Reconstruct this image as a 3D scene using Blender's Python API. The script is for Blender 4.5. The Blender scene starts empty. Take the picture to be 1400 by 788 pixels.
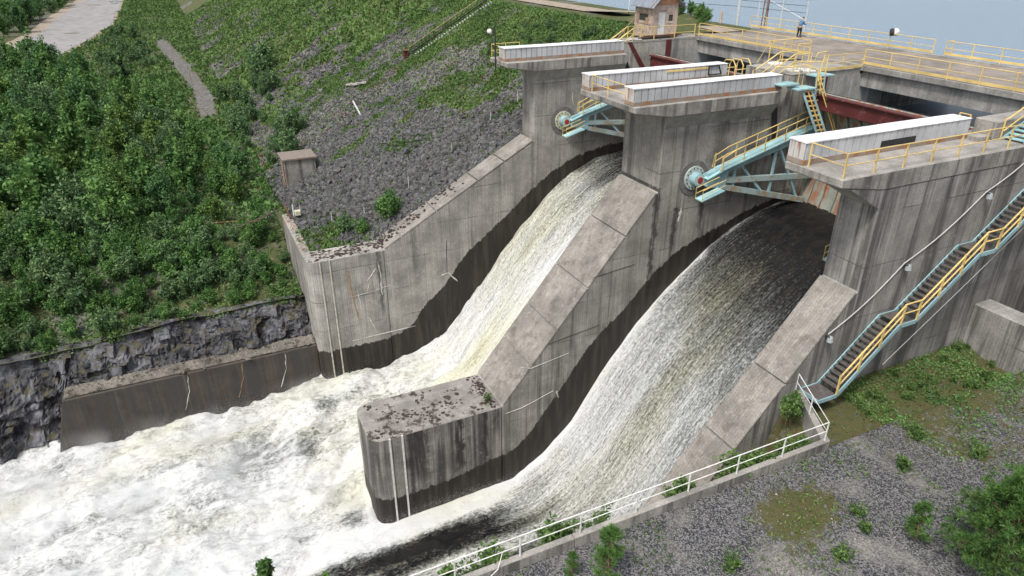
import bpy, math, random
import numpy as np
from mathutils import Vector, Matrix
random.seed(7); RNG = np.random.default_rng(11)
S = bpy.context.scene; COL = S.collection
# ------------------------------------------------------------------ camera, world, sun, exposure
cam = bpy.data.cameras.new('camera'); co = bpy.data.objects.new('camera', cam); COL.objects.link(co)
cam.sensor_width = 36.0; cam.lens = 949.63/1400*36; cam.clip_start = .5; cam.clip_end = 6000
pit, yaw, rol = math.radians(26.88), math.radians(25.3125), math.radians(-0.048)
F = Vector((-math.cos(yaw)*math.cos(pit), math.sin(yaw)*math.cos(pit), -math.sin(pit)))
R = Vector((math.sin(yaw), math.cos(yaw), 0)); U = R.cross(F)
R2 = math.cos(rol)*R + math.sin(rol)*U; U2 = -math.sin(rol)*R + math.cos(rol)*U
m = Matrix((R2, U2, -F)).transposed().to_4x4(); m.translation = (0, 0, 8.4); co.matrix_world = m
S.camera = co
W = bpy.data.worlds.new('World'); S.world = W; W.use_nodes = True
wn = W.node_tree.nodes; wl = W.node_tree.links
sky = wn.new('ShaderNodeTexSky'); sky.sky_type = 'NISHITA'; sky.sun_disc = False
SUN_EL, SUN_AZ = 58.0, 150.0           # azimuth clockwise from +Y
sky.sun_elevation = math.radians(SUN_EL); sky.sun_rotation = math.radians(SUN_AZ); sky.dust_density = 4; sky.air_density = 1.2
hs = wn.new('ShaderNodeHueSaturation'); hs.inputs['Saturation'].default_value = .42; hs.inputs['Value'].default_value = 1.25
wl.new(sky.outputs[0], hs.inputs['Color']); wl.new(hs.outputs[0], wn['Background'].inputs[0])
wn['Background'].inputs[1].default_value = .108
sl = bpy.data.lights.new('sun', 'SUN'); sl.energy = 2.5; sl.angle = math.radians(10); sl.color = (1, .96, .9)
so = bpy.data.objects.new('sun', sl); COL.objects.link(so)
az, el = math.radians(SUN_AZ), math.radians(SUN_EL)
so.rotation_euler = (-Vector((math.sin(az)*math.cos(el), math.cos(az)*math.cos(el), math.sin(el)))).to_track_quat('-Z', 'Y').to_euler()
S.view_settings.view_transform = 'Standard'; S.view_settings.look = 'None'; S.view_settings.exposure = 0.42; S.view_settings.gamma = 1
S.cycles.max_bounces = 8; S.cycles.volume_bounces = 4; S.cycles.transparent_max_bounces = 6

# ------------------------------------------------------------------ numpy noise
def _h(i, j, s):
    n = (i.astype(np.int64)*374761393 + j.astype(np.int64)*668265263 + s*974711) & 0x7fffffff
    n = ((n ^ (n >> 13))*1274126177) & 0x7fffffff
    return ((n ^ (n >> 16)) & 0xffff)/65535.0
def vn(x, y, s=0):
    x = np.asarray(x, float); y = np.asarray(y, float)
    i = np.floor(x); j = np.floor(y); f = x-i; g = y-j
    f = f*f*f*(f*(f*6-15)+10); g = g*g*g*(g*(g*6-15)+10)
    a = _h(i, j, s); b = _h(i+1, j, s); c = _h(i, j+1, s); d = _h(i+1, j+1, s)
    return (a*(1-f)+b*f)*(1-g) + (c*(1-f)+d*f)*g
def fbm(x, y, o=4, s=0):
    t = 0; a = .5; n = 0
    for k in range(o):
        t = t + a*vn(x*2**k+17.3*k, y*2**k-9.1*k, s+k); n += a; a *= .5
    return t/n
def sst(a, b, x):
    t = np.clip((np.asarray(x, float)-a)/(b-a), 0, 1); return t*t*(3-2*t)

# ------------------------------------------------------------------ mesh builder
class MB:
    def __init__(s): s.v = []; s.f = []
    def add(s, vs, fs):
        o = len(s.v); s.v += [tuple(p) for p in vs]; s.f += [tuple(i+o for i in f) for f in fs]; return s
    def box(s, x0, x1, y0, y1, z0, z1):
        return s.add([(x0,y0,z0),(x1,y0,z0),(x1,y1,z0),(x0,y1,z0),(x0,y0,z1),(x1,y0,z1),(x1,y1,z1),(x0,y1,z1)],
              [(0,3,2,1),(4,5,6,7),(0,1,5,4),(1,2,6,5),(2,3,7,6),(3,0,4,7)])
    def bar(s, p, q, w, h=None, up=(0,0,1)):          # box section beam
        p = Vector(p); q = Vector(q); h = h or w; d = (q-p).normalized(); u = Vector(up)
        if abs(d.dot(u)) > .99: u = Vector((0,1,0))
        a = d.cross(u).normalized(); b = a.cross(d).normalized()
        c = [(-a*w-b*h)/2, (a*w-b*h)/2, (a*w+b*h)/2, (-a*w+b*h)/2]
        return s.add([p+k for k in c]+[q+k for k in c], [(0,1,2,3),(7,6,5,4),(0,4,5,1),(1,5,6,2),(2,6,7,3),(3,7,4,0)])
    def tube(s, pts, r, n=6):
        pts = [Vector(p) for p in pts]; rs = r if isinstance(r, (list, tuple)) else [r]*len(pts); vs = []; fs = []
        for i, p in enumerate(pts):
            d = (pts[min(i+1, len(pts)-1)]-pts[max(i-1, 0)]).normalized()
            u = Vector((0,0,1)) if abs(d.z) < .9 else Vector((0,1,0))
            a = d.cross(u).normalized(); b = a.cross(d)
            for k in range(n):
                t = 2*math.pi*k/n; vs.append(p+(a*math.cos(t)+b*math.sin(t))*rs[i])
        for i in range(len(pts)-1):
            for k in range(n): fs.append((i*n+k, i*n+(k+1) % n, (i+1)*n+(k+1) % n, (i+1)*n+k))
        fs.append(tuple(range(n))[::-1]); fs.append(tuple((len(pts)-1)*n+k for k in range(n)))
        return s.add(vs, fs)
    def prism(s, poly, ax, a, b):                     # polygon in the two other axes, extruded along ax
        def P(u, v, w): return {'x': (w,u,v), 'y': (u,w,v), 'z': (u,v,w)}[ax]
        n = len(poly)
        return s.add([P(u,v,a) for u, v in poly]+[P(u,v,b) for u, v in poly],
              [tuple(range(n)), tuple(range(2*n-1, n-1, -1))]+[(i, n+i, n+(i+1) % n, (i+1) % n) for i in range(n)])
    def disc(s, c, ax, r, t, n=24):
        c = Vector(c); d = {'x': Vector((1,0,0)), 'y': Vector((0,1,0)), 'z': Vector((0,0,1))}[ax]
        return s.tube([c, c+d*t], r, n)
    def mesh(s, name, smooth=False, bevel=0):
        me = bpy.data.meshes.new(name); me.from_pydata(s.v, [], s.f); me.update()
        import bmesh
        bm = bmesh.new(); bm.from_mesh(me)
        bmesh.ops.recalc_face_normals(bm, faces=bm.faces)
        if bevel: bmesh.ops.bevel(bm, geom=[e for e in bm.edges if e.is_manifold and e.calc_face_angle(0) > .5], offset=bevel, segments=1, affect='EDGES')
        bm.to_mesh(me); bm.free()
        if smooth: me.polygons.foreach_set('use_smooth', [True]*len(me.polygons))
        return me
def npmesh(name, v, quads=None, tris=None, smooth=True, attrs=None, uv=None, fattrs=None):
    me = bpy.data.meshes.new(name); v = np.asarray(v, np.float32)
    me.vertices.add(len(v)); me.vertices.foreach_set('co', v.ravel())
    f = quads if quads is not None else tris; k = f.shape[1]; f = np.asarray(f, np.int32)
    me.loops.add(f.size); me.loops.foreach_set('vertex_index', f.ravel())
    me.polygons.add(len(f)); me.polygons.foreach_set('loop_start', np.arange(0, f.size, k, dtype=np.int32))
    me.polygons.foreach_set('loop_total', np.full(len(f), k, np.int32))
    me.polygons.foreach_set('use_smooth', np.full(len(f), smooth, bool))
    for n, a in (attrs or {}).items(): me.attributes.new(n, 'FLOAT', 'POINT').data.foreach_set('value', np.asarray(a, np.float32))
    for n, a in (fattrs or {}).items(): me.attributes.new(n, 'FLOAT', 'FACE').data.foreach_set('value', np.asarray(a, np.float32))
    if uv is not None:
        me.uv_layers.new(name='UVMap').data.foreach_set('uv', np.asarray(uv, np.float32)[f.ravel()].ravel())
    me.update(calc_edges=True); return me
def gridq(nu, nv):
    i = np.arange(nu-1)[:, None]*nv+np.arange(nv-1)[None, :]
    return np.stack([i, i+nv, i+nv+1, i+1], -1).reshape(-1, 4)

# ------------------------------------------------------------------ objects
def put(name, me, mat, parent=None, loc=(0,0,0), rot=None, scl=None):
    o = bpy.data.objects.new(name, me); COL.objects.link(o)
    if mat is not None and me is not None and not me.materials: me.materials.append(mat)
    o.location = loc
    if rot is not None: o.rotation_euler = rot
    if scl is not None: o.scale = (scl,)*3 if isinstance(scl, (int, float)) else scl
    if parent: o.parent = parent
    return o
def tag(o, label=None, cat=None, group=None, kind=None):
    for k, v in (('label', label), ('category', cat), ('group', group), ('kind', kind)):
        if v: o[k] = v
    return o
def thing(name, loc, label, cat, group=None):
    o = bpy.data.objects.new(name, None); COL.objects.link(o); o.location = loc; o.empty_display_size = .3
    return tag(o, label, cat, group)
def part(T, name, mb, mat, bevel=0, smooth=False, label=None):     # mb in world coordinates, T the thing's empty
    o = put(name, mb.mesh(name, smooth, bevel), mat, T, -Vector(T.location))
    if label: o['label'] = label
    return o
def sub(P, name, mb, mat, **k): return put(name, mb.mesh(name, **k), mat, P)   # P is a part: its frame is world
def inst(T, name, me, mat, p, rot=None, scl=None): return put(name, me, mat, T, Vector(p)-Vector(T.location), rot, scl)

# ------------------------------------------------------------------ materials
class NT:
    def __init__(s, name):
        s.m = bpy.data.materials.new(name); s.m.use_nodes = True; s.t = s.m.node_tree
        s.b = s.t.nodes['Principled BSDF']; s.b.inputs['Specular IOR Level'].default_value = .3
        s.pos = s.n('ShaderNodeNewGeometry').outputs['Position']
    def n(s, typ, **k):
        x = s.t.nodes.new(typ)
        for a, v in k.items(): setattr(x, a, v)
        return x
    def l(s, a, b): s.t.links.new(a, b)
    def set(s, inp, v):
        if hasattr(v, 'is_linked') or isinstance(v, bpy.types.NodeSocket): s.l(v, inp)
        else: inp.default_value = (*v, 1) if isinstance(v, tuple) and len(v) == 3 and inp.type == 'RGBA' else v
    def math(s, op, a, b=None, clamp=False):
        x = s.n('ShaderNodeMath', operation=op, use_clamp=clamp); s.set(x.inputs[0], a)
        if b is not None: s.set(x.inputs[1], b)
        return x.outputs[0]
    def vec(s, sc, src=None):
        x = s.n('ShaderNodeVectorMath', operation='MULTIPLY'); s.l(src or s.pos, x.inputs[0]); x.inputs[1].default_value = sc; return x.outputs[0]
    def noise(s, scale, sc=None, detail=4, rough=.55, src=None, dist=0):
        x = s.n('ShaderNodeTexNoise'); s.l(s.vec(sc, src) if sc else (src or s.pos), x.inputs['Vector'])
        x.inputs['Scale'].default_value = scale; x.inputs['Detail'].default_value = detail; x.inputs['Roughness'].default_value = rough
        x.inputs['Distortion'].default_value = dist
        return x.outputs['Fac']
    def vor(s, scale, out='Distance', src=None, feat='F1', sc=None):
        x = s.n('ShaderNodeTexVoronoi', feature=feat); s.l(s.vec(sc, src) if sc else (src or s.pos), x.inputs['Vector']); x.inputs['Scale'].default_value = scale
        return x.outputs[out]
    def ramp(s, fac, lo, hi):
        x = s.n('ShaderNodeMapRange', interpolation_type='SMOOTHSTEP'); s.l(fac, x.inputs[0])
        x.inputs[1].default_value = lo; x.inputs[2].default_value = hi; return x.outputs[0]
    def mix(s, fac, a, b, blend='MIX'):
        x = s.n('ShaderNodeMix', data_type='RGBA', blend_type=blend); s.set(x.inputs[0], fac); s.set(x.inputs[6], a); s.set(x.inputs[7], b); return x.outputs[2]
    def attr(s, name): return s.n('ShaderNodeAttribute', attribute_name=name).outputs['Fac']
    def bump(s, h, st, dist=.05):
        x = s.n('ShaderNodeBump'); s.l(h, x.inputs['Height']); x.inputs['Strength'].default_value = st; x.inputs['Distance'].default_value = dist
        s.l(x.outputs[0], s.b.inputs['Normal'])
    def out(s, col, rough=.8, metal=0):
        s.set(s.b.inputs['Base Color'], col); s.set(s.b.inputs['Roughness'], rough); s.b.inputs['Metallic'].default_value = metal; return s.m

def concrete(name, base=(.30,.285,.26), stain=.8, wet=None, lifts=3.1, moss=0, boards=True, pale=.35, streak=(.50,.66), bands=(), blot=.35):
    t = NT(name); sep = t.n('ShaderNodeSeparateXYZ'); t.l(t.pos, sep.inputs[0]); nrm = t.n('ShaderNodeSeparateXYZ')
    t.l(t.n('ShaderNodeNewGeometry').outputs['Normal'], nrm.inputs[0])
    vert = t.math('LESS_THAN', t.math('ABSOLUTE', nrm.outputs[2]), .4)
    ax = t.math('GREATER_THAN', t.math('ABSOLUTE', nrm.outputs[0]), .6)
    c = t.n('ShaderNodeMix', data_type='FLOAT'); t.l(ax, c.inputs[0]); t.l(sep.outputs[0], c.inputs[2]); t.l(sep.outputs[1], c.inputs[3]); c = c.outputs[0]
    mott = t.noise(.45, detail=9, rough=.68)
    col = t.mix(t.ramp(mott, .32, .7), tuple(k*.66 for k in base), tuple(min(.6, k*1.22) for k in base))
    fine = t.noise(9, detail=5, rough=.7); col = t.mix(.28, col, t.mix(t.ramp(fine, .35, .65), (.1,.1,.1), (.62,.6,.56)), 'OVERLAY')
    if boards:
        bid = t.math('FLOOR', t.math('MULTIPLY', c, 5.2)); wn_ = t.n('ShaderNodeTexWhiteNoise', noise_dimensions='1D'); t.l(bid, wn_.inputs['W'])
        bf = t.math('FRACT', t.math('MULTIPLY', c, 5.2)); seam = t.math('LESS_THAN', bf, .2)
        col = t.mix(t.math('MULTIPLY', wn_.outputs['Value'], .24), col, (.12,.115,.105))
        col = t.mix(t.math('MULTIPLY', seam, .24), col, (.07,.068,.065))
    # run-off stains: long in z, narrow across
    s1 = t.noise(1, (1.3,1.3,.055), 6, .62); s2 = t.noise(1, (3.6,3.6,.10), 4, .6)
    st = t.math('MULTIPLY', t.math('MAXIMUM', t.ramp(s1, *streak), t.math('MULTIPLY', t.ramp(s2, streak[0]+.04, streak[1]+.06), .7)), vert)
    col = t.mix(t.math('MULTIPLY', st, stain), col, (.052,.050,.048))
    s3 = t.noise(1, (2.1,2.1,.07), 3, .5); ps = t.math('MULTIPLY', t.ramp(s3, .62, .74), t.math('MULTIPLY', vert, pale))
    col = t.mix(ps, col, (.5,.49,.46))
    col = t.mix(t.math('MULTIPLY', t.ramp(t.noise(.9, (1,1,.6), 8, .74), .52, .70), blot), col, tuple(k*.40 for k in base))
    col = t.mix(t.math('MULTIPLY', t.ramp(t.noise(2.3, detail=6, rough=.7), .56, .72), blot*.7), col, tuple(min(.6, k*1.5) for k in base))
    for (yc_, wd_, zl_, zh_, dk_) in bands:
        wob = t.math('MULTIPLY', t.math('SUBTRACT', t.noise(1.1, (.3,.3,1), 5, .7), .5), wd_*2.6)
        g_ = t.math('ABSOLUTE', t.math('ADD', t.math('SUBTRACT', sep.outputs[1], yc_), wob)); g_ = t.ramp(t.math('DIVIDE', g_, wd_), 1.0, .25)
        g_ = t.math('MULTIPLY', g_, t.math('MULTIPLY', t.ramp(sep.outputs[2], zl_, zl_+1.6), t.ramp(sep.outputs[2], zh_+.05, zh_-.05)))
        g_ = t.math('MULTIPLY', t.math('MULTIPLY', g_, vert), t.ramp(t.noise(2.2, (1,3,.4), 5, .7), .30, .52)); col = t.mix(t.math('MULTIPLY', g_, dk_), col, (.03,.028,.026))
    if lifts:
        zz = t.math('ADD', sep.outputs[2], t.math('MULTIPLY', t.noise(.5, detail=2), .12)); fr = t.math('FRACT', t.math('DIVIDE', t.math('ADD', zz, 60), lifts))
        wl_ = t.n('ShaderNodeTexWhiteNoise', noise_dimensions='1D'); t.l(t.math('FLOOR', t.math('DIVIDE', t.math('ADD', zz, 60), lifts)), wl_.inputs['W']); col = t.mix(t.math('MULTIPLY', t.math('MULTIPLY', wl_.outputs['Value'], .22), vert), col, (.14,.13,.12))
        jl = t.math('MULTIPLY', t.math('LESS_THAN', fr, .02), vert); col = t.mix(t.math('MULTIPLY', t.math('MULTIPLY', jl, .7), t.ramp(t.noise(.35, detail=3), .40, .62)), col, (.05,.047,.043))
    if moss:
        up = t.math('GREATER_THAN', nrm.outputs[2], .5); mm = t.math('MULTIPLY', t.ramp(t.noise(1.1, detail=8, rough=.72), .53, .6), t.math('MULTIPLY', up, moss))
        col = t.mix(mm, col, (.055,.045,.035))
    rough = .85
    if wet:
        fc = t.n('ShaderNodeFloatCurve'); cv = fc.mapping.curves[0]
        pts = [((y-5)/40, (z+36)/28) for y, z in wet]
        cv.points[0].location = pts[0]; cv.points[1].location = pts[-1]
        for p in pts[1:-1]: cv.points.new(*p)
        fc.mapping.update(); t.l(t.math('DIVIDE', t.math('SUBTRACT', sep.outputs[1], 5), 40), fc.inputs['Value'])
        th = t.math('SUBTRACT', t.math('MULTIPLY', fc.outputs[0], 28), 36)
        th = t.math('ADD', th, t.math('MULTIPLY', t.math('SUBTRACT', t.noise(1, (1, 2.4, .15), 5, .7),   .5), 1.1))
        w = t.ramp(t.math('SUBTRACT', th, sep.outputs[2]), -.06, .06)
        wc = t.mix(t.ramp(t.noise(1, (1,1.8,.2), 5, .6), .38, .68), (.013,.010,.008), (.042,.034,.027))
        col = t.mix(t.math('MULTIPLY', w, .96), col, wc)
        r_ = t.n('ShaderNodeMix', data_type='FLOAT'); t.l(w, r_.inputs[0]); r_.inputs[2].default_value = .85; r_.inputs[3].default_value = .55; rough = r_.outputs[0]
    hh = t.math('ADD', t.math('MULTIPLY', fine, .5), mott)
    if boards: hh = t.math('SUBTRACT', hh, t.math('MULTIPLY', seam, .45))
    t.bump(hh, .55, .04)
    return t.out(col, rough)

def paint(name, base, chip=(.16,.07,.03), amt=(.60,.70), rough=.5, streaky=False, scale=1.6):
    t = NT(name); n1 = t.noise(scale, (1,1,.12) if streaky else None, 7, .68); n2 = t.noise(.7, detail=5)
    col = t.mix(t.ramp(n2, .3, .7), tuple(k*.72 for k in base), base); col = t.mix(t.ramp(n1, *amt), col, chip)
    t.bump(n1, .2, .02); return t.out(col, rough)
def flat(name, base, var=.35, scale=3, rough=.8, metal=0):
    t = NT(name); n1 = t.noise(scale, detail=6, rough=.65)
    col = t.mix(t.ramp(n1, .3, .7), tuple(k*(1-var) for k in base), tuple(min(.9, k*(1+var*.6)) for k in base)); t.bump(n1, .3, .03); return t.out(col, rough, metal)
def leafmat(name, dark, light, trans=.25):
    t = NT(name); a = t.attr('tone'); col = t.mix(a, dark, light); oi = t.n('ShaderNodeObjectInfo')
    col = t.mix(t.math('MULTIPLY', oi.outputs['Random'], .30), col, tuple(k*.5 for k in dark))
    t.set(t.b.inputs['Base Color'], col); t.b.inputs['Roughness'].default_value = .6; t.b.inputs['Specular IOR Level'].default_value = .2
    tr = t.n('ShaderNodeBsdfTranslucent'); t.l(col, tr.inputs[0]); mx = t.n('ShaderNodeMixShader'); mx.inputs[0].default_value = trans
    t.l(t.b.outputs[0], mx.inputs[1]); t.l(tr.outputs[0], mx.inputs[2]); t.l(mx.outputs[0], t.t.nodes['Material Output'].inputs[0]); return t.m

WET1 = [(5,-28.2),(10.6,-28.2),(15.2,-28.1),(17.1,-27.3),(18.7,-25.4),(20.7,-23.8),(23.4,-20.6),(27.3,-17.6),(30.8,-14.8),(33.5,-13),(37,-11.6),(45,-11)]
WET2 = [(5,-29.6),(12.6,-29.9),(16.9,-29.2),(19,-28.8),(21.9,-25.9),(23.4,-24),(26.3,-20.2),(28.7,-18.2),(31.6,-15.3),(33.7,-13.9),(37.5,-12.5),(42,-11.2),(45,-10.9)]
M = {}
M['pier1'] = concrete('left_pier_concrete', (.39,.375,.345), .55, WET1, moss=.8, streak=(.54,.68), bands=((14.4,.35,-26,-18.4,.7),(18.0,.5,-22,-16,.4),(30.9,.3,-16,-9,.5)))
M['pier2'] = concrete('middle_pier_concrete', (.365,.35,.322), .72, WET2, moss=0, streak=(.50,.66), bands=((31.0,.42,-19,-8.4,.9),(32.9,.36,-14.5,-10.2,.95),(35.4,.34,-13.2,-10.1,.9),(36.5,1.2,-8,-3.0,.55),(39.5,.8,-9,-3.0,.6)))
M['nose'] = concrete('nose_concrete', (.31,.292,.275), .9, WET2, moss=1, lifts=0, streak=(.45,.62), bands=((14.5,.5,-30,-24.2,.95),(16.6,.3,-30,-24.2,.9),(11.2,1.3,-29.5,-24.2,.75),(17.6,.4,-27,-24.2,.6)), blot=.6)
M['pier3'] = concrete('right_pier_concrete', (.345,.335,.32), .8, None, streak=(.46,.61), pale=.5)
M['slab'] = concrete('platform_concrete', (.315,.30,.28), .7, None, lifts=0, boards=False, streak=(.48,.62))
M['cope'] = concrete('coping_concrete', (.285,.265,.24), .3, None, lifts=0, moss=.35, blot=.8)
M['bridge'] = concrete('bridge_concrete', (.30,.29,.275), .45, None, lifts=0, boards=False)
M['deck'] = concrete('deck_concrete', (.25,.222,.197), .2, None, lifts=0, boards=False)
M['wet'] = concrete('wet_wall_concrete', (.072,.058,.048), .9, None, lifts=0, pale=.1, streak=(.42,.58))
M['rubble'] = concrete('rubble_concrete', (.175,.16,.14), .2, None, lifts=0, boards=False, moss=1, blot=.9)
M['yellow'] = paint('yellow_paint', (.70,.52,.20), (.42,.31,.18), (.60,.72))
M['blue'] = paint('pale_blue_paint', (.30,.47,.51), (.20,.13,.09), (.58,.70))
M['white_clad'] = paint('white_cladding_paint', (.50,.51,.525), (.33,.21,.15), (.60,.76), streaky=True)  # greyer than the roof sheet: the sides' shade is put into the paint
M['roof_clad'] = paint('white_roof_sheet', (.80,.81,.83), (.5,.48,.46), (.66,.8))
M['rusty_clad'] = paint('rusty_cladding', (.55,.53,.50), (.28,.10,.045), (.50,.62), streaky=True, scale=2.4)
M['skin'] = paint('rusty_gate_skin', (.27,.29,.25), (.26,.105,.05), (.46,.60), rough=.7, streaky=True, scale=2.0)
M['oxide'] = paint('red_oxide_paint', (.105,.026,.026), (.24,.13,.115), (.55,.75))
M['rust'] = flat('rust', (.17,.075,.04)); M['rust_dark'] = flat('dark_rust', (.10,.05,.035)); M['dark_steel'] = flat('dark_steel', (.03,.03,.032)); M['grey_steel'] = flat('galvanised_steel', (.52,.54,.56), .15, rough=.5)
M['white_steel'] = flat('white_steel', (.68,.68,.66), .2); M['cream'] = flat('cream_paint', (.50,.49,.36), .3); M['red'] = flat('red_paint', (.27,.035,.03), .3)
M['tread'] = flat('weathered_tread', (.095,.085,.08), .4, 5); M['wood'] = flat('weathered_wood', (.30,.22,.15), .4); M['pink_wood'] = flat('pale_painted_boards', (.50,.40,.34), .25)
M['orange_wood'] = flat('orange_gable_boards', (.46,.24,.14), .25); M['dry_tape'] = flat('faded_orange_tape', (.30,.13,.07), .3); M['roof'] = flat('grey_metal_roof', (.20,.22,.26), .25, rough=.5); M['door'] = flat('white_door', (.66,.67,.68), .12)
M['glass'] = flat('window_glass', (.05,.06,.05), .3, rough=.1); M['lime'] = flat('lime_deposit', (.50,.48,.44), .3); M['orange_lime'] = flat('orange_deposit', (.34,.22,.12), .35)
M['cream_strip'] = flat('cream_strip', (.50,.47,.40), .3); M['cable'] = flat('cable', (.45,.45,.44), .1); M['lampglass'] = flat('lamp_housing', (.30,.33,.34), .15, rough=.4)
M['birch'] = leafmat('birch_leaves', (.036,.105,.028), (.21,.365,.105)); M['willow'] = leafmat('willow_leaves', (.050,.112,.046), (.225,.345,.145))
M['aspen'] = leafmat('aspen_leaves', (.060,.135,.032), (.250,.375,.100)); M['alder'] = leafmat('alder_leaves', (.028,.082,.030), (.145,.28,.095))
M['spruce'] = leafmat('spruce_needles', (.010,.030,.014), (.035,.075,.032), .1); M['pine'] = leafmat('pine_needles', (.04,.10,.026), (.16,.29,.075), .15)
M['weed'] = leafmat('weed_leaves', (.05,.11,.03), (.19,.29,.085)); M['bark'] = flat('bark', (.10,.085,.07), .5); M['pine_bark'] = flat('pine_bark', (.17,.10,.06), .4)
M['dry'] = leafmat('rusty_moss', (.10,.035,.018), (.24,.10,.045)); M['mossdark'] = flat('dark_moss', (.042,.030,.023), .5)

def rockmat(name, a, b):
    t = NT(name); oi = t.n('ShaderNodeObjectInfo'); tn = t.attr('tone'); n1 = t.noise(2.2, detail=8, rough=.7)
    col = t.mix(t.ramp(n1, .3, .7), a, b); col = t.mix(t.math('MULTIPLY', t.math('ADD', tn, t.math('MULTIPLY', oi.outputs['Random'], .0)), .55), col, tuple(min(.5, k*2.0) for k in b))
    col = t.mix(t.math('MULTIPLY', t.ramp(t.noise(6, detail=5), .58, .7), .35), col, (.30,.29,.28)); t.bump(n1, .5, .06); return t.out(col, .85)
M['rock'] = rockmat('rockfill_stone', (.030,.030,.032), (.094,.093,.094))
t = NT('cliff_rock'); n1 = t.noise(.8, (1,1,.5), 9, .7); n2 = t.noise(.5, (1.2,1.2,.22), 5, .6)
col = t.mix(t.ramp(n1, .32, .7), (.022,.022,.026), (.185,.187,.205)); col = t.mix(t.ramp(n2, .46, .66), col, (.012,.012,.014))
nz = t.n('ShaderNodeSeparateXYZ'); t.l(t.n('ShaderNodeNewGeometry').outputs['Normal'], nz.inputs[0])
col = t.mix(t.math('MULTIPLY', t.ramp(nz.outputs[2], .45, .8), t.ramp(t.noise(.9, detail=6), .45, .6)), col, (.07,.062,.038)); t.bump(t.noise(1.6, (1,1,.7), 9, .72), .9, .25); M['cliff'] = t.out(col, .7)
# terrain: stony ground that turns to green-brown soil by the vertex attribute 'green'
t = NT('embankment_ground'); g = t.attr('green'); v1 = t.vor(2.2, 'Color'); sp = t.n('ShaderNodeSeparateColor'); t.l(v1, sp.inputs[0]); n1 = t.noise(.6, detail=8, rough=.7)
rk = t.mix(sp.outputs[0], (.05,.049,.049), (.19,.185,.175)); rk = t.mix(t.ramp(n1, .35, .7), rk, (.14,.13,.115))
so_ = t.mix(t.noise(2.5, detail=6), (.030,.050,.014), (.105,.110,.045)); so_ = t.mix(t.ramp(t.noise(.9, detail=5), .55, .7), so_, (.16,.12,.08))
gg = t.ramp(t.math('ADD', g, t.math('MULTIPLY', t.math('SUBTRACT', t.noise(1.4, detail=6, rough=.7), .5), .9)), .35, .65)
col = t.mix(gg, rk, so_); t.bump(t.math('ADD', t.vor(2.2), t.noise(5, detail=5)), .7, .15); M['terrain'] = t.out(col, .95)
# gravel yard
t = NT('gravel'); vA = t.vor(17, 'Color'); sA = t.n('ShaderNodeSeparateColor'); t.l(vA, sA.inputs[0]); big = t.noise(.33, detail=6, rough=.65)
st = t.mix(t.ramp(sA.outputs[0], .2, .95), (.035,.036,.042), (.19,.187,.185)); st2 = t.mix(sA.outputs[1], (.11,.10,.092), (.29,.275,.26)); col = t.mix(t.ramp(big, .50, .68), st, st2)
g = t.attr('green'); gg = t.ramp(t.math('ADD', g, t.math('MULTIPLY', t.math('SUBTRACT', t.noise(1.7, detail=7, rough=.75), .5), 1.7)), .36, .72)
gc = t.mix(t.noise(3.0, detail=6, rough=.7), (.032,.055,.014), (.125,.10,.045)); gc = t.mix(t.ramp(t.noise(2.1, detail=6, rough=.7), .55, .7), gc, (.085,.035,.022)); col = t.mix(gg, col, gc)
t.bump(t.math('ADD', t.vor(17), t.noise(3, detail=4)), .8, .06); M['gravel'] = t.out(col, .95)
M['asphalt'] = flat('grey_road', (.255,.245,.24), .22, .35); M['dirt'] = flat('dirt', (.30,.25,.20), .3, 1.2); M['path'] = flat('grey_gravel_path', (.10,.097,.10), .5, .8); M['puddle'] = flat('puddle_water', (.30,.32,.34), .05, rough=.03)
# river water
t = NT('white_water'); fo = t.attr('foam'); ye = t.attr('tint'); uv = t.n('ShaderNodeUVMap').outputs[0]; ch = t.attr('chute')
nA = t.noise(1, (8.0,.40,1), 6, .74, src=uv); nB = t.noise(1, (1.9,1.0,1), 10, .76, dist=.9); nf = t.noise(7.0, (1,.5,1), 6, .80, src=uv)
mx = t.n('ShaderNodeMix', data_type='FLOAT'); t.l(ch, mx.inputs[0]); t.l(nB, mx.inputs[2]); t.l(nA, mx.inputs[3])
k = t.math('ADD', fo, t.math('ADD', t.math('MULTIPLY', t.math('SUBTRACT', mx.outputs[0], .5), t.math('SUBTRACT', 1.55, t.math('MULTIPLY', ch, .45))), t.math('MULTIPLY', t.math('SUBTRACT', nf, .5), 1.5)))
fac = t.ramp(k, .26, .86)
dk = t.mix(t.ramp(nB, .4, .7), (.006,.007,.009), (.022,.018,.013)); white = t.mix(ye, (.62,.63,.635), (.55,.54,.42)); thin = t.mix(ye, (.21,.22,.21), (.20,.20,.12))
col = t.mix(fac, dk, t.mix(t.ramp(k, .50, 1.15), thin, white)); t.bump(t.math('ADD', mx.outputs[0], t.math('MULTIPLY', nf, .8)), .6, .2)
rr = t.n('ShaderNodeMix', data_type='FLOAT'); t.l(fac, rr.inputs[0]); rr.inputs[2].default_value = .22; rr.inputs[3].default_value = .8
t.b.inputs['IOR'].default_value = 1.33; M['water'] = t.out(col, rr.outputs[0])
t = NT('lake_water'); n1 = t.noise(1.3, (1,.7,1), 7, .7); t.bump(n1, .55, .3); M['lake'] = t.out((.21,.29,.37), .18); t.b.inputs['IOR'].default_value = 1.33
M['spray'] = flat('spray_drops', (.60,.605,.61), .03)

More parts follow.
